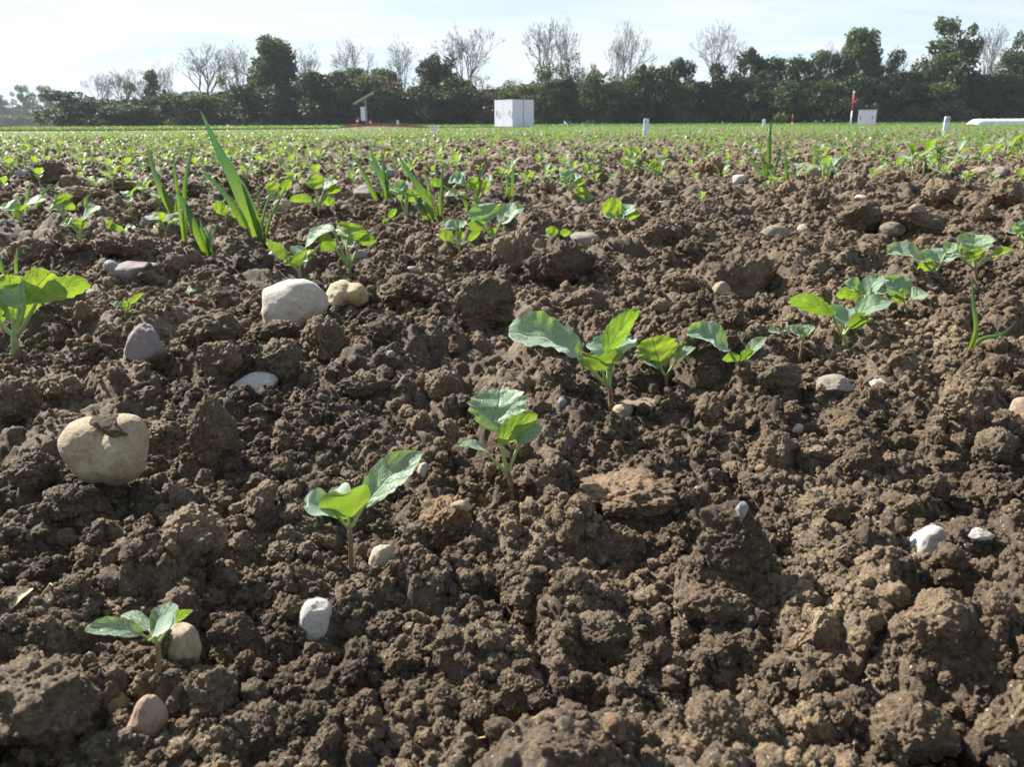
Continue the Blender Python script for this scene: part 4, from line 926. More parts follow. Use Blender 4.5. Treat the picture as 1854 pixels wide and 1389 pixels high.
def seen_width(px_w, m, base, tip, up):
    """real width of a leaf that shows px_w pixels wide when it leans as 'up' says"""
    ax = (Vector(tip) - Vector(base)).normalized(); side = ax.cross(Vector(up)).normalized()
    view = (Vector(base) - CAMP).normalized()
    ps = side - view * side.dot(view); pa = ax - view * ax.dot(view); pa.normalize()
    f = (ps - pa * ps.dot(pa)).length
    return px_w * m / max(0.5, f)
for i, (bp_, cr_, sw, label, leaves) in enumerate(SEEDLINGS):
    G = ground_at(bp_[0], bp_[1]); root = empty('seedling', G)
    tag(root, label, 'seedling', 'mustard seedlings standing in drilled rows')
    y0 = G.y; cr = on_plane(cr_[0], cr_[1], y0); m = mpp(G); o_ = -G
    pts = bez(G + Vector((0, 0, -0.006)), (G + cr) / 2 + Vector((0.3 * m * sw, 0, 0)), cr, 7)
    V, Fc = tube([p + o_ for p in pts], [sw * m * 0.42 * (1.0 - 0.12 * k / 7) for k in range(8)], 10)
    mb = MB(); mb.add(V, Fc, None, 0)
    obj('stem', mb.mesh('stem', M_STEMRED if i in (0, 1, 2, 3, 4, 6, 11, 12) else M_STEM), root)
    for k, (bx, by, tx, ty, w, up, dd, kind) in enumerate(leaves):
        lb = on_plane(bx, by, y0 + dd * 0.003); lt = on_plane(tx, ty, y0 + dd * 0.01)
        wid = seen_width(w, m, lb, lt, up)
        V, Fc, U = leaf_geo(lb + o_, lt + o_, wid, up, kind, i * 31 + k, 0.05 if kind == 'coty' else 0.09, 10, 26)
        mb = MB(); mb.add(V, Fc, U)
        lf = obj('seed_leaf' if kind == 'coty' else 'leaf', mb.mesh('leaf', M_COTY if kind == 'coty' else M_LEAF), root)
        q = lb + (lt - lb) * 0.05
        pm = MB(); ctl = (cr + q) / 2 + Vector((0, 0, -0.12 * (q - cr).length))
        V, Fc = tube([p + o_ for p in bez(cr + Vector((0, 0, -0.3 * m * sw)), ctl, q, 6)], [sw * m * 0.30 * (1 - 0.06 * e) for e in range(7)], 8)
        pm.add(V, Fc); obj('petiole', pm.mesh('petiole', M_STEM), lf)

# ---------------------------------------------------------------- seedlings of the farther rows
def seedling_parts(seed, lod=0):
    """stem + leaves in metres, about 5.5 cm tall, origin at the foot"""
    r = random.Random(seed); parts = []
    hgt = r.uniform(0.018, 0.026); cr = Vector((r.uniform(-.004, .004), r.uniform(-.004, .004), hgt))
    V, Fc = tube([Vector((0, 0, -0.006)), cr * 0.5, cr], [0.0017, 0.0015, 0.0013], 6 if lod == 0 else 3)
    parts.append(('stem', V, Fc, None, 0))
    a0 = r.uniform(0, 6.28); specs = []
    for k in range(2): specs.append((a0 + math.pi * k + r.uniform(-.3, .3), r.uniform(.010, .016), r.uniform(.015, .021), r.uniform(.017, .023), r.uniform(-.05, .35), 'coty'))
    for k in range(r.choice((2, 3, 3))): specs.append((a0 + 1.57 + 2.2 * k + r.uniform(-.4, .4), r.uniform(.010, .020), r.uniform(.022, .036), r.uniform(.016, .024), r.uniform(.15, 1.0), 'lobed'))
    for k, (a, pl, L, W, tilt, kind) in enumerate(specs):
        di = Vector((math.cos(a), math.sin(a), 0)); e = math.radians(45) + tilt * 0.4
        lb = cr + di * pl * math.cos(e) + Vector((0, 0, pl * math.sin(e) + (0.004 if kind == 'lobed' else 0)))
        lt = lb + di * L * math.cos(tilt) + Vector((0, 0, L * math.sin(tilt)))
        up = Vector((-di.x * math.sin(tilt), -di.y * math.sin(tilt), math.cos(tilt)))
        V, Fc, U = leaf_geo(lb, lt, W, up, kind, seed * 9 + k, 0.12, 6 if lod == 0 else 2, 12 if lod == 0 else 4)
        V2, F2 = tube(bez(cr, (cr + lb) / 2 + Vector((0, 0, -.001)), lb, 3), [0.0012, .0011, .001, .0009], 5 if lod == 0 else 3)
        off = len(V); parts.append(('seed_leaf' if kind == 'coty' else 'leaf', V + V2, Fc + [tuple(q + off for q in f) for f in F2], U + [(0.25, 0.3)] * len(V2), len(Fc)))
    return parts
proto = []
for sseed in range(9):
    root = bpy.data.objects.new('seedling', None); root.empty_display_size = 0.02
    kids = []
    for nm, V, Fc, U, nl in seedling_parts(500 + sseed):
        me = np_mesh(nm, V, Fc, [M_COTY if nm == 'seed_leaf' else M_LEAF, M_STEM] if nm != 'stem' else [M_STEM], True, U, [0 if j < nl else 1 for j in range(len(Fc))] if nm != 'stem' else None)
        kids.append((nm, me))
    proto.append((root, kids))
def whole(seed, lod):
    mb = MB()
    for nm, V, Fc, U, nl in seedling_parts(seed, lod):
        o_ = len(mb.v); mb.v += [tuple(q) for q in V]; mb.f += [tuple(i + o_ for i in q) for q in Fc]; mb.uv += U or [(0.25, 0.3)] * len(V)
        mb.mi += [(0 if j < nl else 1) if nm != 'stem' else 1 for j in range(len(Fc))]
    return mb.mesh('far_seedling', [M_FARLEAF, M_STEM])
MIDM = [whole(600 + k, 0) for k in range(8)]
LOWM = [whole(700 + k, 1) for k in range(8)]
def plant(x, y, sc, rot, k, label, group, parts=True):
    z = hz(x, y)
    if parts:
        root = proto[k % 9][0].copy(); C.objects.link(root)
        for nm, me in proto[k % 9][1]: obj(nm, me, root)
    else: root = obj('seedling', MIDM[k % 8])
    root.location = (x, y, z - 0.001); root.rotation_euler = (0, 0, rot); root.scale = (sc, sc, sc * 1.0)
    tag(root, label, 'seedling', group)
r = random.Random(21); extra = 0
while extra < 44:                                       # more of them in the open soil between the rows drawn above
    px, py = r.uniform(430, 1854), r.uniform(284, 352)
    if any(abs(px - a_[0]) < 30 and abs(py - a_[1]) < 16 for a_ in MIDDLE): continue
    MIDDLE.append((px, py, r.uniform(8, 15) * (py - 210) / 90)); extra += 1
for px, py in ((12,352),(75,345),(180,360),(205,345),(240,395),(300,440),(245,352),(355,318),(380,352),(405,330),(450,345),(90,322),(150,312),(300,312),(530,345),(548,322),(600,352),(640,322),(410,300),(470,312)): MIDDLE.append((px, py, r.uniform(10, 17) * (py - 210) / 90))
r = random.Random(5)
for k, (px, py, hp) in enumerate(MIDDLE):
    p = ground_at(px, py); plant(p.x, p.y, min(2.4, max(0.6, hp * mpp(p) / (0.036 if px < 1580 else 0.026))), r.uniform(0, 6.28), k, 'small leafy seedling in the middle rows of the field', 'small seedlings of the middle rows')
cand = []
for kq in range(-60, 60):
    q = -0.35 - 0.85 * kq; s_ = -60
    while s_ < 110:
        s_ += r.uniform(0.05, 0.20) if s_ < 14 else r.uniform(0.07, 0.24)
        qq = q + r.gauss(0, 0.05) + 0.25 * math.sin(s_ * 0.05)
        xx, yy = 0.76 * qq + 0.65 * s_, -0.65 * qq + 0.76 * s_
        if yy > 3.0 and yy < 70 and abs(xx) < 0.66 * yy + 1: cand.append((xx, yy))
for _ in range(11000):
    dd = 6.0 * (70 / 6.0) ** r.random() ** 0.48; xx = r.uniform(-0.66, 0.66) * dd; cand.append((xx, dd))
def in_field(xx, yy):
    edge = 27 + max(0, (xx + 17)) * 1.6            # the drilled plots end earlier on the left
    return yy < min(edge, 68)
cand = sorted([c_ for c_ in cand if in_field(*c_)], key=lambda c_: c_[1])
def patch(xx, yy): return float(vn2(np.array([xx * 0.5]), np.array([yy * 0.22]), 61)[0])
thin = [c_ for c_ in cand if r.random() < (0.86 if c_[1] < 6 else 0.72 + 0.03 * min(10, c_[1] - 6) + 0.9 * patch(*c_))]
near, far = thin[:205], thin[205:]
for k, (xx, yy) in enumerate(near):
    plant(xx, yy, r.uniform(0.8, 1.7), r.uniform(0, 6.28), r.randrange(72), 'small green seedling standing far back in the drilled field', 'small seedlings of the far rows', k < 150)
fx = np.array([c_[0] for c_ in far]); fy = np.array([c_[1] for c_ in far]); nf = len(far)
far_src = source('far_seedling_shape', LOWM)
fs = 0.8 + 0.9 * rng.rand(nf)
o = instancer('seedlings_farther_back', np.stack([fx, fy, height(fx, fy, True) * 0.8], 1), np.stack([fs, fs, fs], 1), np.stack([np.zeros(nf), np.zeros(nf), rng.rand(nf) * 6.28], 1), rng.randint(0, 8, nf), far_src)
tag(o, 'dense green carpet of seedlings reaching back to the tree line', 'seedlings', None, 'stuff')
print('seedlings', len(near), nf)

# ---------------------------------------------------------------- cereal shoots
def blade(pts, wmax, seed):
    r = random.Random(seed); n = 22; V, F, U = [], [], []
    P_ = [Vector(p) for p in pts]
    def at(t):
        k = t * (len(P_) - 1); i = min(int(k), len(P_) - 2); f = k - i
        p0, p1, p2, p3 = P_[max(i - 1, 0)], P_[i], P_[i + 1], P_[min(i + 2, len(P_) - 1)]
        return 0.5 * ((2 * p1) + (p2 - p0) * f + (2 * p0 - 5 * p1 + 4 * p2 - p3) * f * f + (3 * p1 - p0 - 3 * p2 + p3) * f ** 3)
    tw0, tw1 = r.uniform(-.5, .5), r.uniform(-.6, .6)
    for j in range(n + 1):
        t = j / n; p = at(t); tg = (at(min(1, t + .02)) - at(max(0, t - .02))).normalized()
        a = tw0 + tw1 * t; ref = Vector((math.sin(a), -math.cos(a), 0.25)); side = tg.cross(ref).normalized(); nr = side.cross(tg)
        w = wmax * min(1, 0.45 + t * 2.2) * (1 - max(0, (t - 0.45) / 0.55) ** 1.4) * 0.5 + 0.0002
        for u in (-1, -.5, 0, .5, 1):
            V.append(p + side * u * w + nr * (abs(u) ** 1.3 * w * 0.45)); U.append((u * .5 + .5, t))
    for j in range(n):
        for i in range(4): a = j * 5 + i; F.append((a, a + 1, a + 6, a + 5))
    return V, F, U
for i, (label, blades) in enumerate(GRASS):
    f0 = blades[0][0][0]; G = ground_at(*f0); root = empty('cereal_shoot', G); y0 = G.y
    tag(root, label, 'grass shoot', 'volunteer cereal shoots')
    rb = random.Random(i * 5 + 1); f0 = blades[0][0]; hgt_ = max(f0[0][1] - f0[-1][1], 20)
    if i < 14 and i != 5:
        for _ in range(3 if i < 5 else 2):
            lean = rb.uniform(-0.5, 0.5); hh = hgt_ * rb.uniform(0.22, 0.55); x0 = f0[0][0] + rb.uniform(-6, 6); y0_ = f0[0][1] + rb.uniform(-4, 2)
            blades = blades + [([(x0, y0_), (x0 + lean * hh * .25, y0_ - hh * .45), (x0 + lean * hh * .7, y0_ - hh * .85), (x0 + lean * hh * 1.35, y0_ - hh)], rb.uniform(3, 6))]
    for k, (pts, w) in enumerate(blades):
        dz = (k - len(blades) / 2) * 0.004
        P3 = [on_plane(a, b, y0 + dz * (1 + 1.5 * j / len(pts))) for j, (a, b) in enumerate(pts)]
        P3[0].z = min(P3[0].z, hz(P3[0].x, P3[0].y)) - 0.004
        V, Fc, U = blade([p - G for p in P3], w * mpp(G) * 0.86, i * 13 + k)
        mb = MB(); mb.add(V, Fc, U); obj('blade', mb.mesh('blade', M_STRAW if (i == 1 and k == 5) or (k > 4 and rb.random() < 0.25) else M_GRASS), root)
def tuft(seed, nb=6, h=0.10):
    r = random.Random(seed); mb = MB()
    for _ in range(nb):
        a = r.uniform(0, 6.28); ln = r.uniform(0.05, 0.5); hh = h * r.uniform(0.5, 1.1); b0 = Vector((r.uniform(-.01, .01), r.uniform(-.01, .01), -0.005))
        d = Vector((math.cos(a), math.sin(a), 0)); P_ = [b0, b0 + Vector((0, 0, hh * .5)) + d * ln * hh * .3, b0 + Vector((0, 0, hh)) + d * ln * hh]
        sd_ = Vector((-d.y, d.x, 0)) * 0.0022; V = [P_[0] - sd_, P_[0] + sd_, P_[1] - sd_, P_[1] + sd_, P_[2]]
        mb.add(V, [(0, 1, 3, 2), (2, 3, 4)])
    return mb.mesh('tuft', M_GRASS)
tuft_src = source('tuft_shape', [tuft(40 + k) for k in range(6)])
tx = []
for _ in range(9000):
    dd = 4.2 * (40 / 4.2) ** (r.random() ** 0.6); xx = r.uniform(-.66, .66) * dd
    dens = 0.75 if xx < -0.22 * dd else 0.16
    if r.random() < dens and in_field(xx, dd) and dd < 38: tx.append((xx, dd))
tx = np.array(tx); nt = len(tx); ts = 0.55 + 0.7 * rng.rand(nt)
o = instancer('grass', np.stack([tx[:, 0], tx[:, 1], height(tx[:, 0], tx[:, 1], True) * 0.8], 1), np.stack([ts, ts, ts], 1), np.stack([0 * ts, 0 * ts, rng.rand(nt) * 6.28], 1), rng.randint(0, 6, nt), tuft_src)
tag(o, 'thin young cereal grass between the far seedlings', 'grass', None, 'stuff')

# dry bits on the soil
STRAW = [([(-6,880),(20,872),(42,880),(62,877)],3,'thin pale root curling out of the soil at the left edge'),
 ([(138,1070),(156,1062),(178,1056)],3,'short straw-coloured stalk left of the nearest seedling'), ([(76,1089),(96,1083),(118,1085)],4,'bent ochre stalk beside the dry husk'),
 ([(1557,334),(1575,318),(1602,300)],5,'bleached dry blade lying in the far right rows'), ([(1210,560),(1212,590)],2,'fine upright dead stem right of centre'),
 ([(860,1366),(930,1335),(985,1312)],3,'long dry stalk lying at the bottom centre'), ([(660,600),(690,620),(712,640)],3,'fine dry root over the dark cracked clod')]
for i, (pts, w, label) in enumerate(STRAW):
    G = ground_at(*pts[0]) if pts[0][0] > 0 else ground_at(10, pts[0][1]); m = mpp(G)
    P3 = []
    for a_, b_ in pts: q = ground_at(a_, b_); P3.append(q + Vector((0, 0, 0.0022)) - G)
    V, Fc = tube(P3, [w * m * 0.38] * len(P3), 6); b = MB(); b.add(V, Fc)
    tag(obj('dry_stalk', b.mesh('dry_stalk', M_STRAW), None, G), label, 'dry stalk')
G = ground_at(22, 1124); q = ground_at(66, 1094); V, Fc, U = leaf_geo(Vector((0, 0, .001)), q - G + Vector((0, 0, .004)), 18 * mpp(G), (0, -.6, .8), 'oval', 9, 0.2)
b = MB(); b.add(V, Fc, U); tag(obj('dry_husk', b.mesh('dry_husk', M_STRAW), None, G), 'pale curled husk lying on the soil at the lower left edge', 'husk')
# ---------------------------------------------------------------- the green field beyond
M_GREEN = plain('green_field', (0.075, 0.135, 0.035), 0.9, 0.30, 0.8, 0.0, 0.2, col2=(0.11, 0.18, 0.05))
v = [(-140, 46, 0.07), (-22, 48, 0.07), (10, 78, 0.07), (60, 78, 0.07), (200, 80, 0.07), (300, 700, 0.07), (-700, 700, 0.07), (-500, 46, 0.07)]
tag(obj('grass_field', np_mesh('grass_field', v, [tuple(range(8))], M_GREEN, False)), kind='structure')
gx = []
for _ in range(15000):
    dd = 47 * (110 / 47) ** (r.random() ** 0.8); xx = r.uniform(-.68, .68) * dd
    if xx < -22 or dd > 78 or dd > 48 + (xx + 22) * 0.94: gx.append((xx, dd))
gx = np.array(gx); ng_ = len(gx); ts = (1.6 + 1.2 * rng.rand(ng_)) 
o = instancer('far_grass', np.stack([gx[:, 0], gx[:, 1], np.full(ng_, 0.06)], 1), np.stack([ts * 2.2, ts * 2.2, ts], 1), np.stack([0 * ts, 0 * ts, rng.rand(ng_) * 6.28], 1), rng.randint(0, 6, ng_), tuft_src)
tag(o, 'bright green band of young grass before the trees', 'grass', None, 'stuff')

# ---------------------------------------------------------------- field equipment
M_WHITE = plain('white_panel', (0.66, 0.72, 0.82), 0.45, 0.03, 3)
M_GREY = plain('grey_metal', (0.38, 0.40, 0.42), 0.4, 0.08, 8)
M_DARK = plain('dark_plastic', (0.025, 0.027, 0.03), 0.5, 0.1, 8)
M_RED = plain('red_paint', (0.50, 0.045, 0.03), 0.45, 0.08, 8)
M_PV = plain('solar_glass', (0.05, 0.06, 0.07), 0.35, 0.1, 3)
def cabinet(px, dist, wl, wr, h, rot, label, doors):
    """white field cabinet: body on a plinth, roof lid, two doors with handles, a grooved side wall"""
    root = empty('field_cabinet', horizon_base(px, dist)); root.rotation_euler = (0, 0, rot)
    tag(root, label, 'cabinet', 'white field cabinets')
    def p(name, x0, x1, y0, y1, z0, z1, m=M_WHITE, par=None):
        b = MB(); b.box(x0, x1, y0, y1, z0, z1); return obj(name, b.mesh(name, m, False), par or root)
    p('plinth', 0.05, wr - 0.05, 0.05, wl - 0.05, 0, 0.10, M_DARK)
    p('body', 0.03, wr - 0.03, 0.03, wl - 0.03, 0.08, h - 0.05)
    p('roof', 0, wr, 0, wl, h - 0.05, h)
    hw = (wl - 0.08) / 2
    for s in (0, 1):                                        # doors on the face x = 0
        d = p('door', 0.0, 0.025, 0.03 + s * (hw + 0.02), 0.03 + s * (hw + 0.02) + hw, 0.10, h - 0.07)
        yc = 0.03 + hw * 0.30 if s == 0 else 0.05 + hw + hw * 0.70
        b = MB(); V, Fc = tube([(-0.002, yc, h * .42), (-0.07, yc, h * .46), (-0.07, yc, h * .58), (-0.002, yc, h * .62)], [0.022] * 4, 6); b.add(V, Fc)
        obj('handle', b.mesh('handle', M_DARK), d)
        for q in range(3): p('latch', -0.015, -0.001, 0.1 + s * (hw + .02) + q * hw * 0.3, 0.13 + s * (hw + .02) + q * hw * 0.3, h * .51, h * .53, M_GREY, d)
    if doors:                                               # side wall y = 0 : two panels with an open dark joint
        p('side_panel', 0.04, wr * 0.50 - 0.03, 0.0, 0.025, 0.10, h - 0.07); p('side_panel', wr * 0.50 + 0.03, wr - 0.03, 0.0, 0.025, 0.10, h - 0.07)
        p('joint_strip', wr * 0.50 - 0.028, wr * 0.50 + 0.028, 0.012, 0.028, 0.10, h - 0.07, M_DARK)
    return root
cabinet(928.5, 62, 2.05, 2.05, 1.93, math.radians(41), 'large white two-door cabinet standing before the dark trees left of centre', True)
cabinet(1583.5, 66, 1.28, 0.9, 1.16, math.radians(62), 'small white cabinet right of the red and white ranging pole', False)
def pole(px, dist, h, rad, bands, label, m0=M_RED, m1=M_WHITE):
    root = empty('ranging_pole', horizon_base(px, dist)); tag(root, label, 'pole', 'red and white poles')
    z = 0
    for k, (z1, mm_) in enumerate(bands):
        V, Fc = tube([(0, 0, z * h), (0, 0, z1 * h)], [rad, rad], 8); b = MB(); b.add(V, Fc); obj('pole_section', b.mesh('pole_section', mm_, True), root); z = z1
    return root
pole(1540, 60, 2.30, 0.055, [(0.44, M_WHITE), (0.93, M_RED), (1.0, M_WHITE)], 'tall red-topped white pole beside the small white cabinet')
pole(1434, 75, 0.95, 0.035, [(0.3, M_WHITE), (1.0, M_RED)], 'short thin dark red pole before the trees right of centre')
# weather station
st = empty('weather_station', horizon_base(664, 60)); tag(st, 'weather station with a tilted solar panel and white box on a mast', 'weather station')
def part(name, f, m, par): b = MB(); f(b); return obj(name, b.mesh(name, m, False), par)
def tb(pts, rd, n=8): V, Fc = tube(pts, rd, n); return lambda b: b.add(V, Fc)
part('mast', tb([(0, 0, 0), (0, 0, 1.95)], [0.045, 0.04]), M_GREY, st)
Mp = Matrix.Translation((-0.10, 0, 1.98)) @ Matrix.Rotation(math.radians(-28), 4, 'Y')
pn = part('solar_panel', lambda b: b.box(-0.72, 0.68, -0.45, 0.45, -0.03, 0.03, 0, Mp), M_PV, st)
part('panel_frame', lambda b: (b.box(-0.75, -0.715, -0.48, 0.48, -0.045, 0.045, 0, Mp), b.box(0.675, 0.71, -0.48, 0.48, -0.045, 0.045, 0, Mp), b.box(-0.72, 0.68, -0.48, -0.45, -0.045, 0.045, 0, Mp), b.box(-0.72, 0.68, 0.45, 0.48, -0.045, 0.045, 0, Mp)), M_GREY, pn)
part('bracket', tb([(0, 0, 1.7), (-0.3, 0, 1.84)], [0.025, 0.025]), M_GREY, st)
ib = part('instrument_box', lambda b: b.box(-0.34, -0.05, -0.18, 0.12, 0.52, 1.40), M_WHITE, st)
part('lid', lambda b: b.box(-0.36, -0.03, -0.20, 0.14, 1.40, 1.44), M_WHITE, ib)
part('battery_case', lambda b: b.box(-0.36, -0.06, -0.2, 0.15, 0.0, 0.44), M_DARK, st)
def barrier(px, dist, lean, h, label):
    root = empty('barrier_board', horizon_base(px, dist)); root.rotation_euler = (0, lean, 0); tag(root, label, 'barrier board', 'red and white barrier boards by the weather station')
    for k in range(5): part('stripe', lambda b, k=k: b.box(-0.08, 0.08, -0.02, 0.02, k * h / 5, (k + 1) * h / 5 - 0.002), M_RED if k % 2 == 0 else M_WHITE, root)
barrier(643, 58, math.radians(18), 0.78, 'red and white board leaning beside the weather station on its left')
barrier(674, 58, math.radians(-16), 0.62, 'red and white board leaning on the right of the weather station')
# mound of dry grass round the station
c0 = horizon_base(686, 57); mv, mf = [], []
for j in range(12):
    for i in range(60):
        u, w_ = i / 59 * 2 - 1, j / 11 * 2 - 1
        z_ = 0.20 * max(0, 1 - u * u) ** .6 * max(0, 1 - w_ * w_) ** .7 * (1 + 0.5 * float(vn2(np.array([u * 9.]), np.array([w_ * 3.]), 8)[0]))
        mv.append((c0.x + u * 2.7, c0.y + 2 + w_ * 3, z_))
for j in range(11):
    for i in range(59): a = j * 60 + i; mf.append((a, a + 1, a + 61, a + 60))
M_DRY = plain('dry_grass', (0.20, 0.13, 0.07), 0.95, 0.25, 3, col2=(0.30, 0.21, 0.11))
tag(obj('earth_mound', np_mesh('earth_mound', mv, mf, M_FARSOIL)), kind='structure')
def drytuft(seed):
    me = tuft(seed, 9, 0.22); me.materials.clear(); me.materials.append(M_DRY); return me
dsrc = source('dry_tuft_shape', [drytuft(80 + k) for k in range(4)])
n = 900; u = rng.rand(n) * 2 - 1; w_ = rng.rand(n) * 1.6 - 0.8
o = instancer('dry_grass', np.stack([c0.x + u * 2.7, c0.y + 2 + w_ * 3, 0.15 * np.sqrt(np.maximum(0, 1 - u * u))], 1), np.stack([2 + 0 * u, 2 + 0 * u, 0.6 + 0.6 * rng.rand(n)], 1), np.stack([0 * u, 0 * u, u * 40], 1), rng.randint(0, 4, n), dsrc)
tag(o, 'dry brown grass round the foot of the weather station', 'dry grass', None, 'stuff')
# plot stakes
def stake(px, py_base, py_top, wpx, label, marks=False):
    hb = flat(px, py_base, 0.0); hb.z = hz(hb.x, hb.y); m = mpp(hb); h = (py_base - py_top) * m; w = wpx * m
    root = empty('plot_stake', hb); tag(root, label, 'plot stake', 'white plot stakes')
    root.rotation_euler = (0, math.radians(2.5), 0.1)
    b = MB(); t = 0.006 + w * 0.08
    prof = [(-w / 2, -0.08), (w / 2, -0.08), (w / 2, h - w * .12), (w / 2 - w * .12, h), (-w / 2 + w * .12, h), (-w / 2, h - w * .12)]
    n_ = len(prof); V = [(a, -t, c) for a, c in prof] + [(a, t, c) for a, c in prof]
    b.add(V, [tuple(range(n_)), tuple(range(2 * n_ - 1, n_ - 1, -1))] + [(k, k + n_, (k + 1) % n_ + n_, (k + 1) % n_) for k in range(n_)])
    obj('board', b.mesh('board', M_WHITE, False), root)
    if marks:
        def glyph(strokes, x0, zt, sw_, sh):
            g = MB()
            for (a0, b0, a1, b1) in strokes:
                p0 = Vector((x0 + a0 * sw_, 0, zt - (1 - b0) * sh)); p1 = Vector((x0 + a1 * sw_, 0, zt - (1 - b1) * sh))
                d = (p1 - p0); nn = Vector((-d.z, 0, d.x)).normalized() * sw_ * 0.17
                y_ = -t - 0.0012; g.add([(q.x, y_, q.z) for q in (p0 - nn, p1 - nn, p1 + nn, p0 + nn)], [(0, 1, 2, 3)])
            return g
        one = [(0.5, 0, 0.5, 1), (0.15, 0.75, 0.5, 1)]; two = [(0, 0.85, 1, 0.95), (1, 0.95, 1, 0.55), (1, 0.55, 0, 0.05), (0, 0.05, 1, 0.05)]
        seven = [(0, 1, 1, 1), (1, 1, 0.4, 0)]
        for s_, x0 in zip(marks, (-w * 0.36, w * 0.04)):
            obj('digit', glyph({'1': one, '2': two, '7': seven}[s_], x0, h - w * 0.30, w * 0.30, w * 0.60).mesh('digit', M_DARK, False), root)
    return root
stake(1709, 249, 212, 9.5, 'nearest white plot stake with dark digits at its top', '22')
stake(1168, 250, 220, 9, 'white plot stake standing right of the large cabinet', '1')
stake(787, 249, 228, 6, 'white plot stake below the dark tree left of the large cabinet')
stake(780, 238, 228, 3, 'thin white peg just left of a wider stake')
stake(1382, 232, 217, 5, 'short white stake before the trees left of the thin red pole')
stake(720, 231, 218, 4.5, 'white stub on the dry grass mound')
for k, px in enumerate((1001, 1027, 1054, 1073, 1143)): stake(px, 229.6, 225, 1.8, 'tiny white peg at the far end of the plots right of the large cabinet')
# fleece-covered bed
c1 = horizon_base(1758, 52); V, Fc = [], []
for j in range(60):
    for i in range(9):
        th = math.pi * i / 8; sag = 0.02 * math.sin(j * 1.7)
        V.append((c1.x + j * 0.12, c1.y + math.cos(th) * -0.7 + j * 0.012, (0.40 + sag) * math.sin(th) ** .5 * (min(1, j / 3 + .35))))
for j in range(59):
    for i in range(8): a = j * 9 + i; Fc.append((a, a + 1, a + 10, a + 9))
M_FLEECE = plain('white_fleece', (0.72, 0.76, 0.78), 0.7, 0.1, 6)
tag(obj('fleece_cover', np_mesh('fleece_cover', V, Fc, M_FLEECE)), 'long low white fleece cover at the far right edge of the field', 'fleece cover')
c1 = horizon_base(505, 34); V = [(c1.x + j * 0.1, c1.y + w2 * 0.4, 0.05 + 0.015 * math.sin(j * 1.3)) for j in range(14) for w2 in (0, 1)]
tag(obj('fleece_strip', np_mesh('fleece_strip', V, [(2 * j, 2 * j + 2, 2 * j + 3, 2 * j + 1) for j in range(13)], M_FLEECE)), 'pale fleece strip lying flat among far seedlings at left', 'fleece strip')

# ---------------------------------------------------------------- trees
M_BARK = plain('bark', (0.085, 0.075, 0.065), 0.9, 0.25, 4)
M_TWIG = plain('twigs', (0.105, 0.088, 0.078), 0.9, 0.2, 3)
def foliage_mat(name, a, b_, tr):
    m, ns, ls = mat(name); o = ns.new('ShaderNodeOutputMaterial')
    p = node(ns, 'ShaderNodeBsdfPrincipled', Roughness=0.6); t = ns.new('ShaderNodeBsdfTranslucent'); mx_ = ns.new('ShaderNodeMixShader'); mx_.inputs[0].default_value = 0.35
    g = ns.new('ShaderNodeNewGeometry'); rr = ramp(ns, [(0, a), (1, b_)]); ls.new(g.outputs['Random Per Island'], rr.inputs[0])
    ls.new(rr.outputs[0], p.inputs['Base Color']); t.inputs['Color'].default_value = (*tr, 1)
    ls.new(p.outputs[0], mx_.inputs[1]); ls.new(t.outputs[0], mx_.inputs[2]); ls.new(mx_.outputs[0], o.inputs[0]); return m
FM = {'dark': foliage_mat('dark_foliage', (0.018, 0.032, 0.014), (0.040, 0.058, 0.024), (0.035, 0.055, 0.012)),
      'green': foliage_mat('green_foliage', (0.030, 0.054, 0.018), (0.070, 0.100, 0.032), (0.08, 0.13, 0.025)),
      'olive': foliage_mat('olive_foliage', (0.055, 0.064, 0.028), (0.095, 0.105, 0.042), (0.12, 0.14, 0.04)),
      'rust': foliage_mat('rust_foliage', (0.080, 0.060, 0.034), (0.12, 0.095, 0.052), (0.09, 0.06, 0.02))}
def branching(seed, spread=0.5, levels=6, vase=True, split0=0.30):
    """skeleton of a unit-high tree: list of (p0, p1, r0, r1, level)"""
    r = random.Random(seed); segs = []
    def grow(p, d, ln, rad, lev):
        n = 3 if lev < 2 else 2; q = p
        for s in range(n):
            d2 = (d + Vector((r.gauss(0, .10), r.gauss(0, .10), r.gauss(0.03, .06)))).normalized()
            e = q + d2 * ln / n; segs.append((q, e, rad * (1 - .25 * s / n), rad * (1 - .25 * (s + 1) / n), lev)); q, d = e, d2
            if lev >= 1 and lev < levels and r.random() < 0.36:
                a = r.uniform(0, 6.28); sd_ = d.cross(Vector((math.cos(a), math.sin(a), .2))).normalized()
                grow(q, (d * .75 + sd_ * .7 + Vector((0, 0, .12))).normalized(), ln * r.uniform(.42, .62), rad * .45, lev + 2 if lev < 3 else lev + 1)
        if lev < levels:
            k = (4 if lev == 0 else 2) + (r.random() < 0.45); a0 = r.uniform(0, 6.28)
            for i in range(k):
                a = a0 + 6.28 * i / k + r.uniform(-.4, .4); side = Vector((math.cos(a), math.sin(a), 0)); side = (side - d * side.dot(d)).normalized()
                sp = spread * r.uniform(.6, 1.3) * (1.0 if lev else 0.85)
                nd = (d + side * sp + Vector((0, 0, .10))).normalized(); grow(q, nd, ln * r.uniform(.60, .82) if lev else ln * r.uniform(.75, .95), rad * .62, lev + 1)
    grow(Vector((0, 0, 0)), Vector((0, 0, 1)), split0, 0.016, 0)
    top = max(s_[1].z for s_ in segs); wd = sorted(max(abs(s_[1].x), abs(s_[1].y)) for s_ in segs)[int(len(segs) * .90)]
    return [(a / top, b_ / top, ra, rb, l) for a, b_, ra, rb, l in segs], wd / top
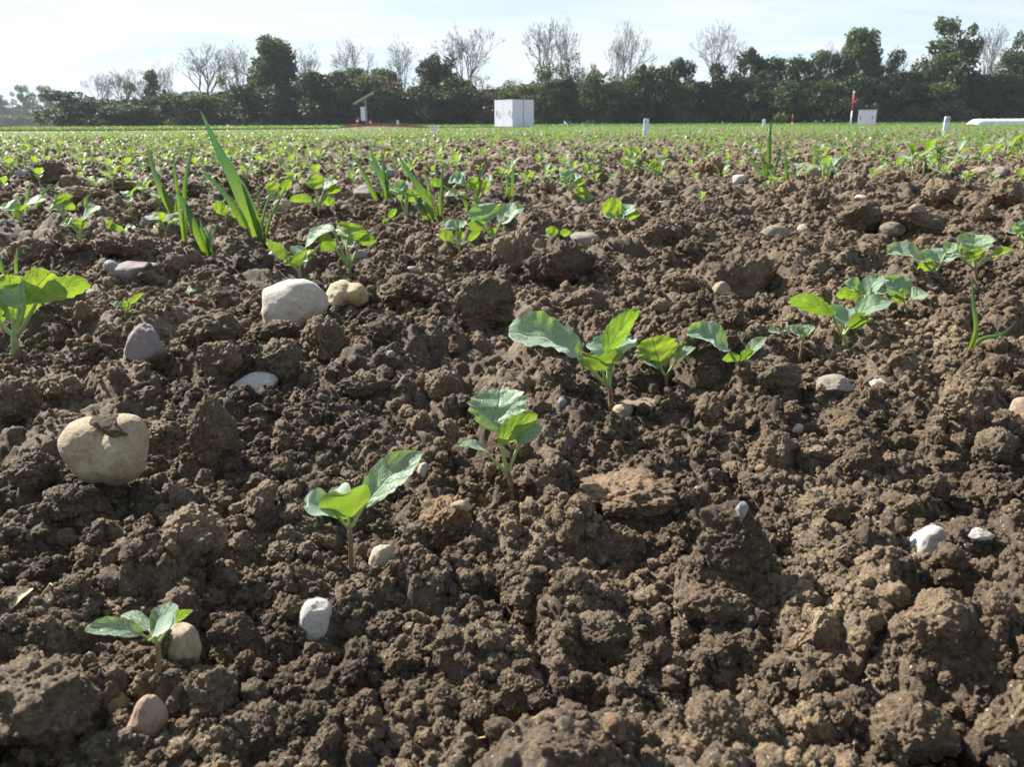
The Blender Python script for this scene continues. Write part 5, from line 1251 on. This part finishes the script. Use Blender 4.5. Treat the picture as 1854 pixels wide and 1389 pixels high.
def skeleton_mesh(name, segs, lo, hi, m, rmin, nside=3):
    V, F = [], []
    for a, b_, ra, rb, l in segs:
        if not (lo <= l <= hi): continue
        d = (b_ - a).normalized(); u = d.orthogonal().normalized(); w = d.cross(u); o_ = len(V); k = nside if l > 2 else 6
        for p, rr_ in ((a, max(ra, rmin)), (b_, max(rb, rmin))):
            for i in range(k): th = 6.28318 * i / k; V.append(p + (u * math.cos(th) + w * math.sin(th)) * rr_)
        for i in range(k): F.append((o_ + i, o_ + (i + 1) % k, o_ + k + (i + 1) % k, o_ + k + i))
    return np_mesh(name, V, F, m)
BARE = []
for k in range(5):
    sg, wd = branching(30 + k, (0.58, 0.66, 0.50, 0.62, 0.72)[k], 6, True, (0.34, 0.30, 0.40, 0.28, 0.32)[k])
    print('bare', k, len(sg)); BARE.append((skeleton_mesh('trunk', sg, 0, 2, M_BARK, 0.0035), skeleton_mesh('crown', sg, 3, 9, M_TWIG, 0.0013), wd))
def blob_leaves(name, blobs, n, size, m, seed, shell=0.6):
    rs = np.random.RandomState(seed); bl = np.array(blobs); wts = (bl[:, 3] ** 2); wts = wts / wts.sum(); pick = rs.choice(len(bl), n, p=wts)
    d = rs.normal(size=(n, 3)); d /= np.linalg.norm(d, axis=1)[:, None]; rad = bl[pick, 3] * (shell + (1 - shell) * rs.rand(n)) * (1 + 0.15 * rs.normal(size=n))
    c = bl[pick, :3] + d * rad[:, None]
    a = rs.normal(size=(n, 3)); a /= np.linalg.norm(a, axis=1)[:, None]; b_ = np.cross(a, rs.normal(size=(n, 3))); b_ /= np.linalg.norm(b_, axis=1)[:, None]
    s = size * (0.6 + 0.8 * rs.rand(n))[:, None]
    V = np.stack([c - a * s, c + b_ * s * .6, c + a * s, c - b_ * s * .6], 1).reshape(-1, 3)
    return np_mesh(name, V, np.arange(n * 4).reshape(-1, 4), m, False)
def leafy(seed, shape, kind, n, size):
    r_ = random.Random(seed); sg, wd = branching(90 + seed, 0.45, 4, True, 0.22); blobs = []
    for _ in range({'wide': 60, 'tall': 54, 'bush': 34, 'airy': 60, 'cone': 40}[shape]):
        z_ = r_.uniform(.0 if shape == 'bush' else .12, .95); a = r_.uniform(0, 6.28)
        env = {'wide': .36 * (1 - z_ ** 2.2) ** .5 * (.75 + .25 * min(1, z_ * 3)), 'tall': .21 * (1 - z_ ** 2.5) ** .5, 'bush': .50 * (1 - z_) ** .42, 'airy': .34 * math.sin(math.pi * z_ ** 1.3) ** .6, 'cone': .24 * (1 - z_) ** .7 + .03}[shape]
        q = env * r_.random() ** .5; br = {'wide': .085, 'tall': .07, 'bush': .12, 'airy': .065, 'cone': .075}[shape] * r_.uniform(.55, 1.4)
        blobs.append((math.cos(a) * q, math.sin(a) * q, min(z_, 1 - br), br))
    return skeleton_mesh('trunk', sg, 0, 3, M_BARK, 0.004), blob_leaves('crown', blobs, n, size, FM[kind], seed), 0.4
LEAFY = {}
for nm, args in {'wide_dark': (1, 'wide', 'dark', 8500, .020), 'wide_green': (2, 'wide', 'green', 7500, .019), 'tall_green': (3, 'tall', 'green', 6500, .016),
                 'bush_dark': (4, 'bush', 'dark', 4600, .024), 'bush_olive': (5, 'bush', 'olive', 4200, .024), 'bush_rust': (6, 'bush', 'rust', 3800, .024), 'bush_green': (10, 'bush', 'green', 4600, .024),
                 'airy_green': (7, 'airy', 'green', 4200, .014), 'tall_dark': (12, 'tall', 'dark', 6000, .017), 'full_green': (11, 'airy', 'green', 7500, .015), 'cone_dark': (8, 'cone', 'dark', 3600, .018), 'airy_olive': (9, 'airy', 'olive', 2200, .013)}.items():
    LEAFY[nm] = leafy(*args)
def tree(px, top, wpx, kind, dist, label, group, name='tree', base=228):
    p = horizon_base(px, dist); hgt = (base - top) / F_PX * dist * 1.0; w = wpx / F_PX * dist
    rr = random.Random(int(px * 13 + top))
    if isinstance(kind, int): tr_, cr_, wd = BARE[kind]; sw_ = w / 2 / wd
    else: tr_, cr_, wd = LEAFY[kind]; sw_ = w / (0.78 if not kind.startswith(('tall', 'cone')) else .48)
    root = empty(name, p); root.scale = (sw_, sw_, hgt); root.rotation_euler = (0, 0, rr.uniform(0, 6.28)); tag(root, label, name if name != 'tree' else 'tree', group)
    obj('trunk', tr_, root); obj('crown', cr_, root); return root
BT = [(184,134,66,1,'leafless tree at the left end of the dark wood'), (236,124,62,0,'leafless tree second from the left end of the wood'), (312,116,60,2,'thin leafless tree behind the dark leafy one at left'),
      (380,88,92,0,'broad leafless tree left of the tall ivy-clad tree'), (449,88,66,3,'leafless tree touching the tall ivy-clad tree on its left'), (567,94,56,2,'narrow leafless tree just right of the tall ivy-clad tree'),
      (638,82,76,1,'leafless tree above the weather station'), (738,84,68,3,'leafless tree left of the near-black leafy tree'), (850,60,92,0,'broad leafless tree right of the near-black leafy tree'),
      (972,50,98,3,'largest leafless tree above the large white cabinet'), (1038,55,54,2,'slim leafless tree right of the largest leafless one'), (1102,84,50,2,'low faint leafless tree in the middle of the wood'),
      (1126,57,70,1,'leafless tree with forked crown in the middle of the wood'), (1283,60,92,4,'lone spreading leafless tree right of centre'), (1388,120,40,2,'small leafless top above the right-hand leafy trees'),
      (1765,64,70,3,'pale leafless tree between the two right-hand airy trees'), (1620,100,46,2,'thin leafless tree behind the pointed dark tree'), (1560,110,50,0,'leafless tree behind the tall windswept tree'), (1480,92,34,2,'faint leafless treetop left of the windswept tree')]
for px, tp, w, k, lb in BT: tree(px, tp, w, k, 150, lb, 'leafless trees above the wood')
LT = [(287,134,56,'cone_dark','dark leafy tree rising at the left part of the wood'), (505,78,86,'tall_green','tall ivy-clad green tree at left, highest leafy one there'), (790,128,84,'tall_dark','dark tree merging into the left flank of the near-black tree'), (812,136,80,'bush_dark','dark tree filling the right flank of the near-black tree'), (500,104,96,'tall_green','green tree filling the lower flank of the ivy-clad one'), (520,120,90,'bush_green','green tree at the right foot of the ivy-clad one'), (1546,100,96,'wide_green','green tree under the crown of the windswept one'), (1700,92,120,'bush_green','green tree under the tallest airy one'), (1840,110,110,'bush_green','green tree under the right edge tree'),
      (797,112,98,'wide_dark','near-black round leafy tree left of the large cabinet'),
      (1165,128,56,'wide_dark','dark leafy tree right of the forked leafless one'), (1222,119,84,'wide_dark','dark leafy tree left of the lone spreading leafless one'), (1352,104,74,'wide_dark','dark leafy tree right of the lone spreading leafless one'),
      (1405,116,90,'bush_dark','broad dark leafy tree in the right part of the wood'), (1443,120,60,'wide_green','leafy tree beside the broad dark one at right'), (1485,108,76,'wide_green','leafy tree left of the windswept tree'),
      (1546,72,88,'wide_green','tall windswept leafy tree right of centre behind the red pole'), (1606,108,48,'cone_dark','pointed dark tree behind the small white cabinet'), (1700,58,120,'full_green','tallest airy leafy tree at right'),
      (1838,80,96,'full_green','airy leafy tree at the right edge'), (1790,120,70,'airy_olive','thin olive tree between the two airy ones'), (640,132,96,'wide_green','green leafy tree behind the weather station'),
      (700,134,78,'wide_green','green leafy tree right of the weather station'), (590,150,70,'bush_green','green tree right of the ivy-clad one'), (930,146,80,'airy_olive','reddish olive tree behind the large cabinet'),
      (872,138,60,'airy_olive','thin olive tree left of the large cabinet'), (1000,124,90,'airy_green','half-bare green tree right of the large cabinet'), (1062,120,60,'airy_olive','half-bare olive tree in the middle of the wood'),
      (250,150,60,'airy_green','half-bare green tree at the left part of the wood'), (420,140,70,'airy_green','thin green tree beneath the broad leafless one'), (1030,100,60,'airy_olive','thin-leaved tree under the slim leafless one')]
for px, tp, w, k, lb in LT: tree(px, tp, w, k, 143, lb, 'leafy trees of the wood')
rr = random.Random(12); px = 128
while px < 1920:
    base_top = 180 if px < 330 else 170 if px < 560 else 156 if px < 900 else 154 if px < 1150 else 146
    w = rr.uniform(70, 110); k = rr.choice(['bush_dark', 'bush_green', 'bush_green', 'bush_olive', 'bush_rust' if 700 < px < 1120 else 'bush_dark'])
    if rr.random() < 0.5: k = rr.choice(['wide_dark', 'wide_green', 'tall_green', 'cone_dark', 'full_green', 'airy_green', 'tall_dark']); w *= 0.66
    tree(px, base_top + rr.uniform(-20, 14), w, k, rr.uniform(134, 141), 'dark shrub merging into the edge of the wood', 'shrubs along the edge of the wood', 'shrub')
    px += w * rr.uniform(0.34, 0.5)
px = 135
while px < 1920:                                        # a second line of undergrowth behind the first
    w = rr.uniform(80, 120); tree(px, (182 if px < 330 else 172 if px < 880 else 158) + rr.uniform(-6, 8), w, rr.choice(['bush_dark', 'bush_green', 'bush_dark']), 147, 'dark undergrowth closing the gaps inside the wood', 'undergrowth inside the wood', 'shrub')
    px += w * 0.42
FT = [(-4,172,56,'full_green','hazy round tree cut by the left edge'), (48,160,50,'full_green','hazy bluish tree, second from the left edge'), (87,161,56,'full_green','hazy bluish tree with a forked trunk, third from the left edge'),
      (124,170,34,'airy_green','faint hazy tree left of the dark wood'), (24,184,36,'airy_olive','faint low tree between the first two hazy trees'), (148,176,40,'airy_olive','faint tree touching the left end of the dark wood')]
for px, tp, w, k, lb in FT: tree(px, tp, w, k, 400, lb, 'hazy trees far off at the left', base=229)
px = -40
while px < 190:
    w = rr.uniform(34, 56); tree(px, 208 + rr.uniform(-6, 6), w, rr.choice(['bush_olive', 'bush_green', 'bush_rust']), 385, 'hazy low shrub under the far trees at left', 'hazy shrubs far off at the left', 'shrub', 229); px += w * .6
for k in range(26): tree(-60 + k * 12 + rr.uniform(-4, 4), 200 + rr.uniform(-7, 5), 40, rr.choice(['bush_green', 'wide_green']), 620, 'pale tree on the far horizon at left', 'pale trees on the far horizon at left', 'tree', 229)

# ---------------------------------------------------------------- air
b = MB(); b.box(-900, 900, -60, 900, -1.3, 48)
m, ns, ls = mat('air'); o_ = ns.new('ShaderNodeOutputMaterial'); pv = ns.new('ShaderNodeVolumePrincipled')
pv.inputs['Color'].default_value = (0.80, 0.90, 1.0, 1); pv.inputs['Density'].default_value = 0.00024; pv.inputs['Anisotropy'].default_value = 0.2
ls.new(pv.outputs[0], o_.inputs['Volume'])
tag(obj('haze', b.mesh('haze', m, False)), kind='stuff')
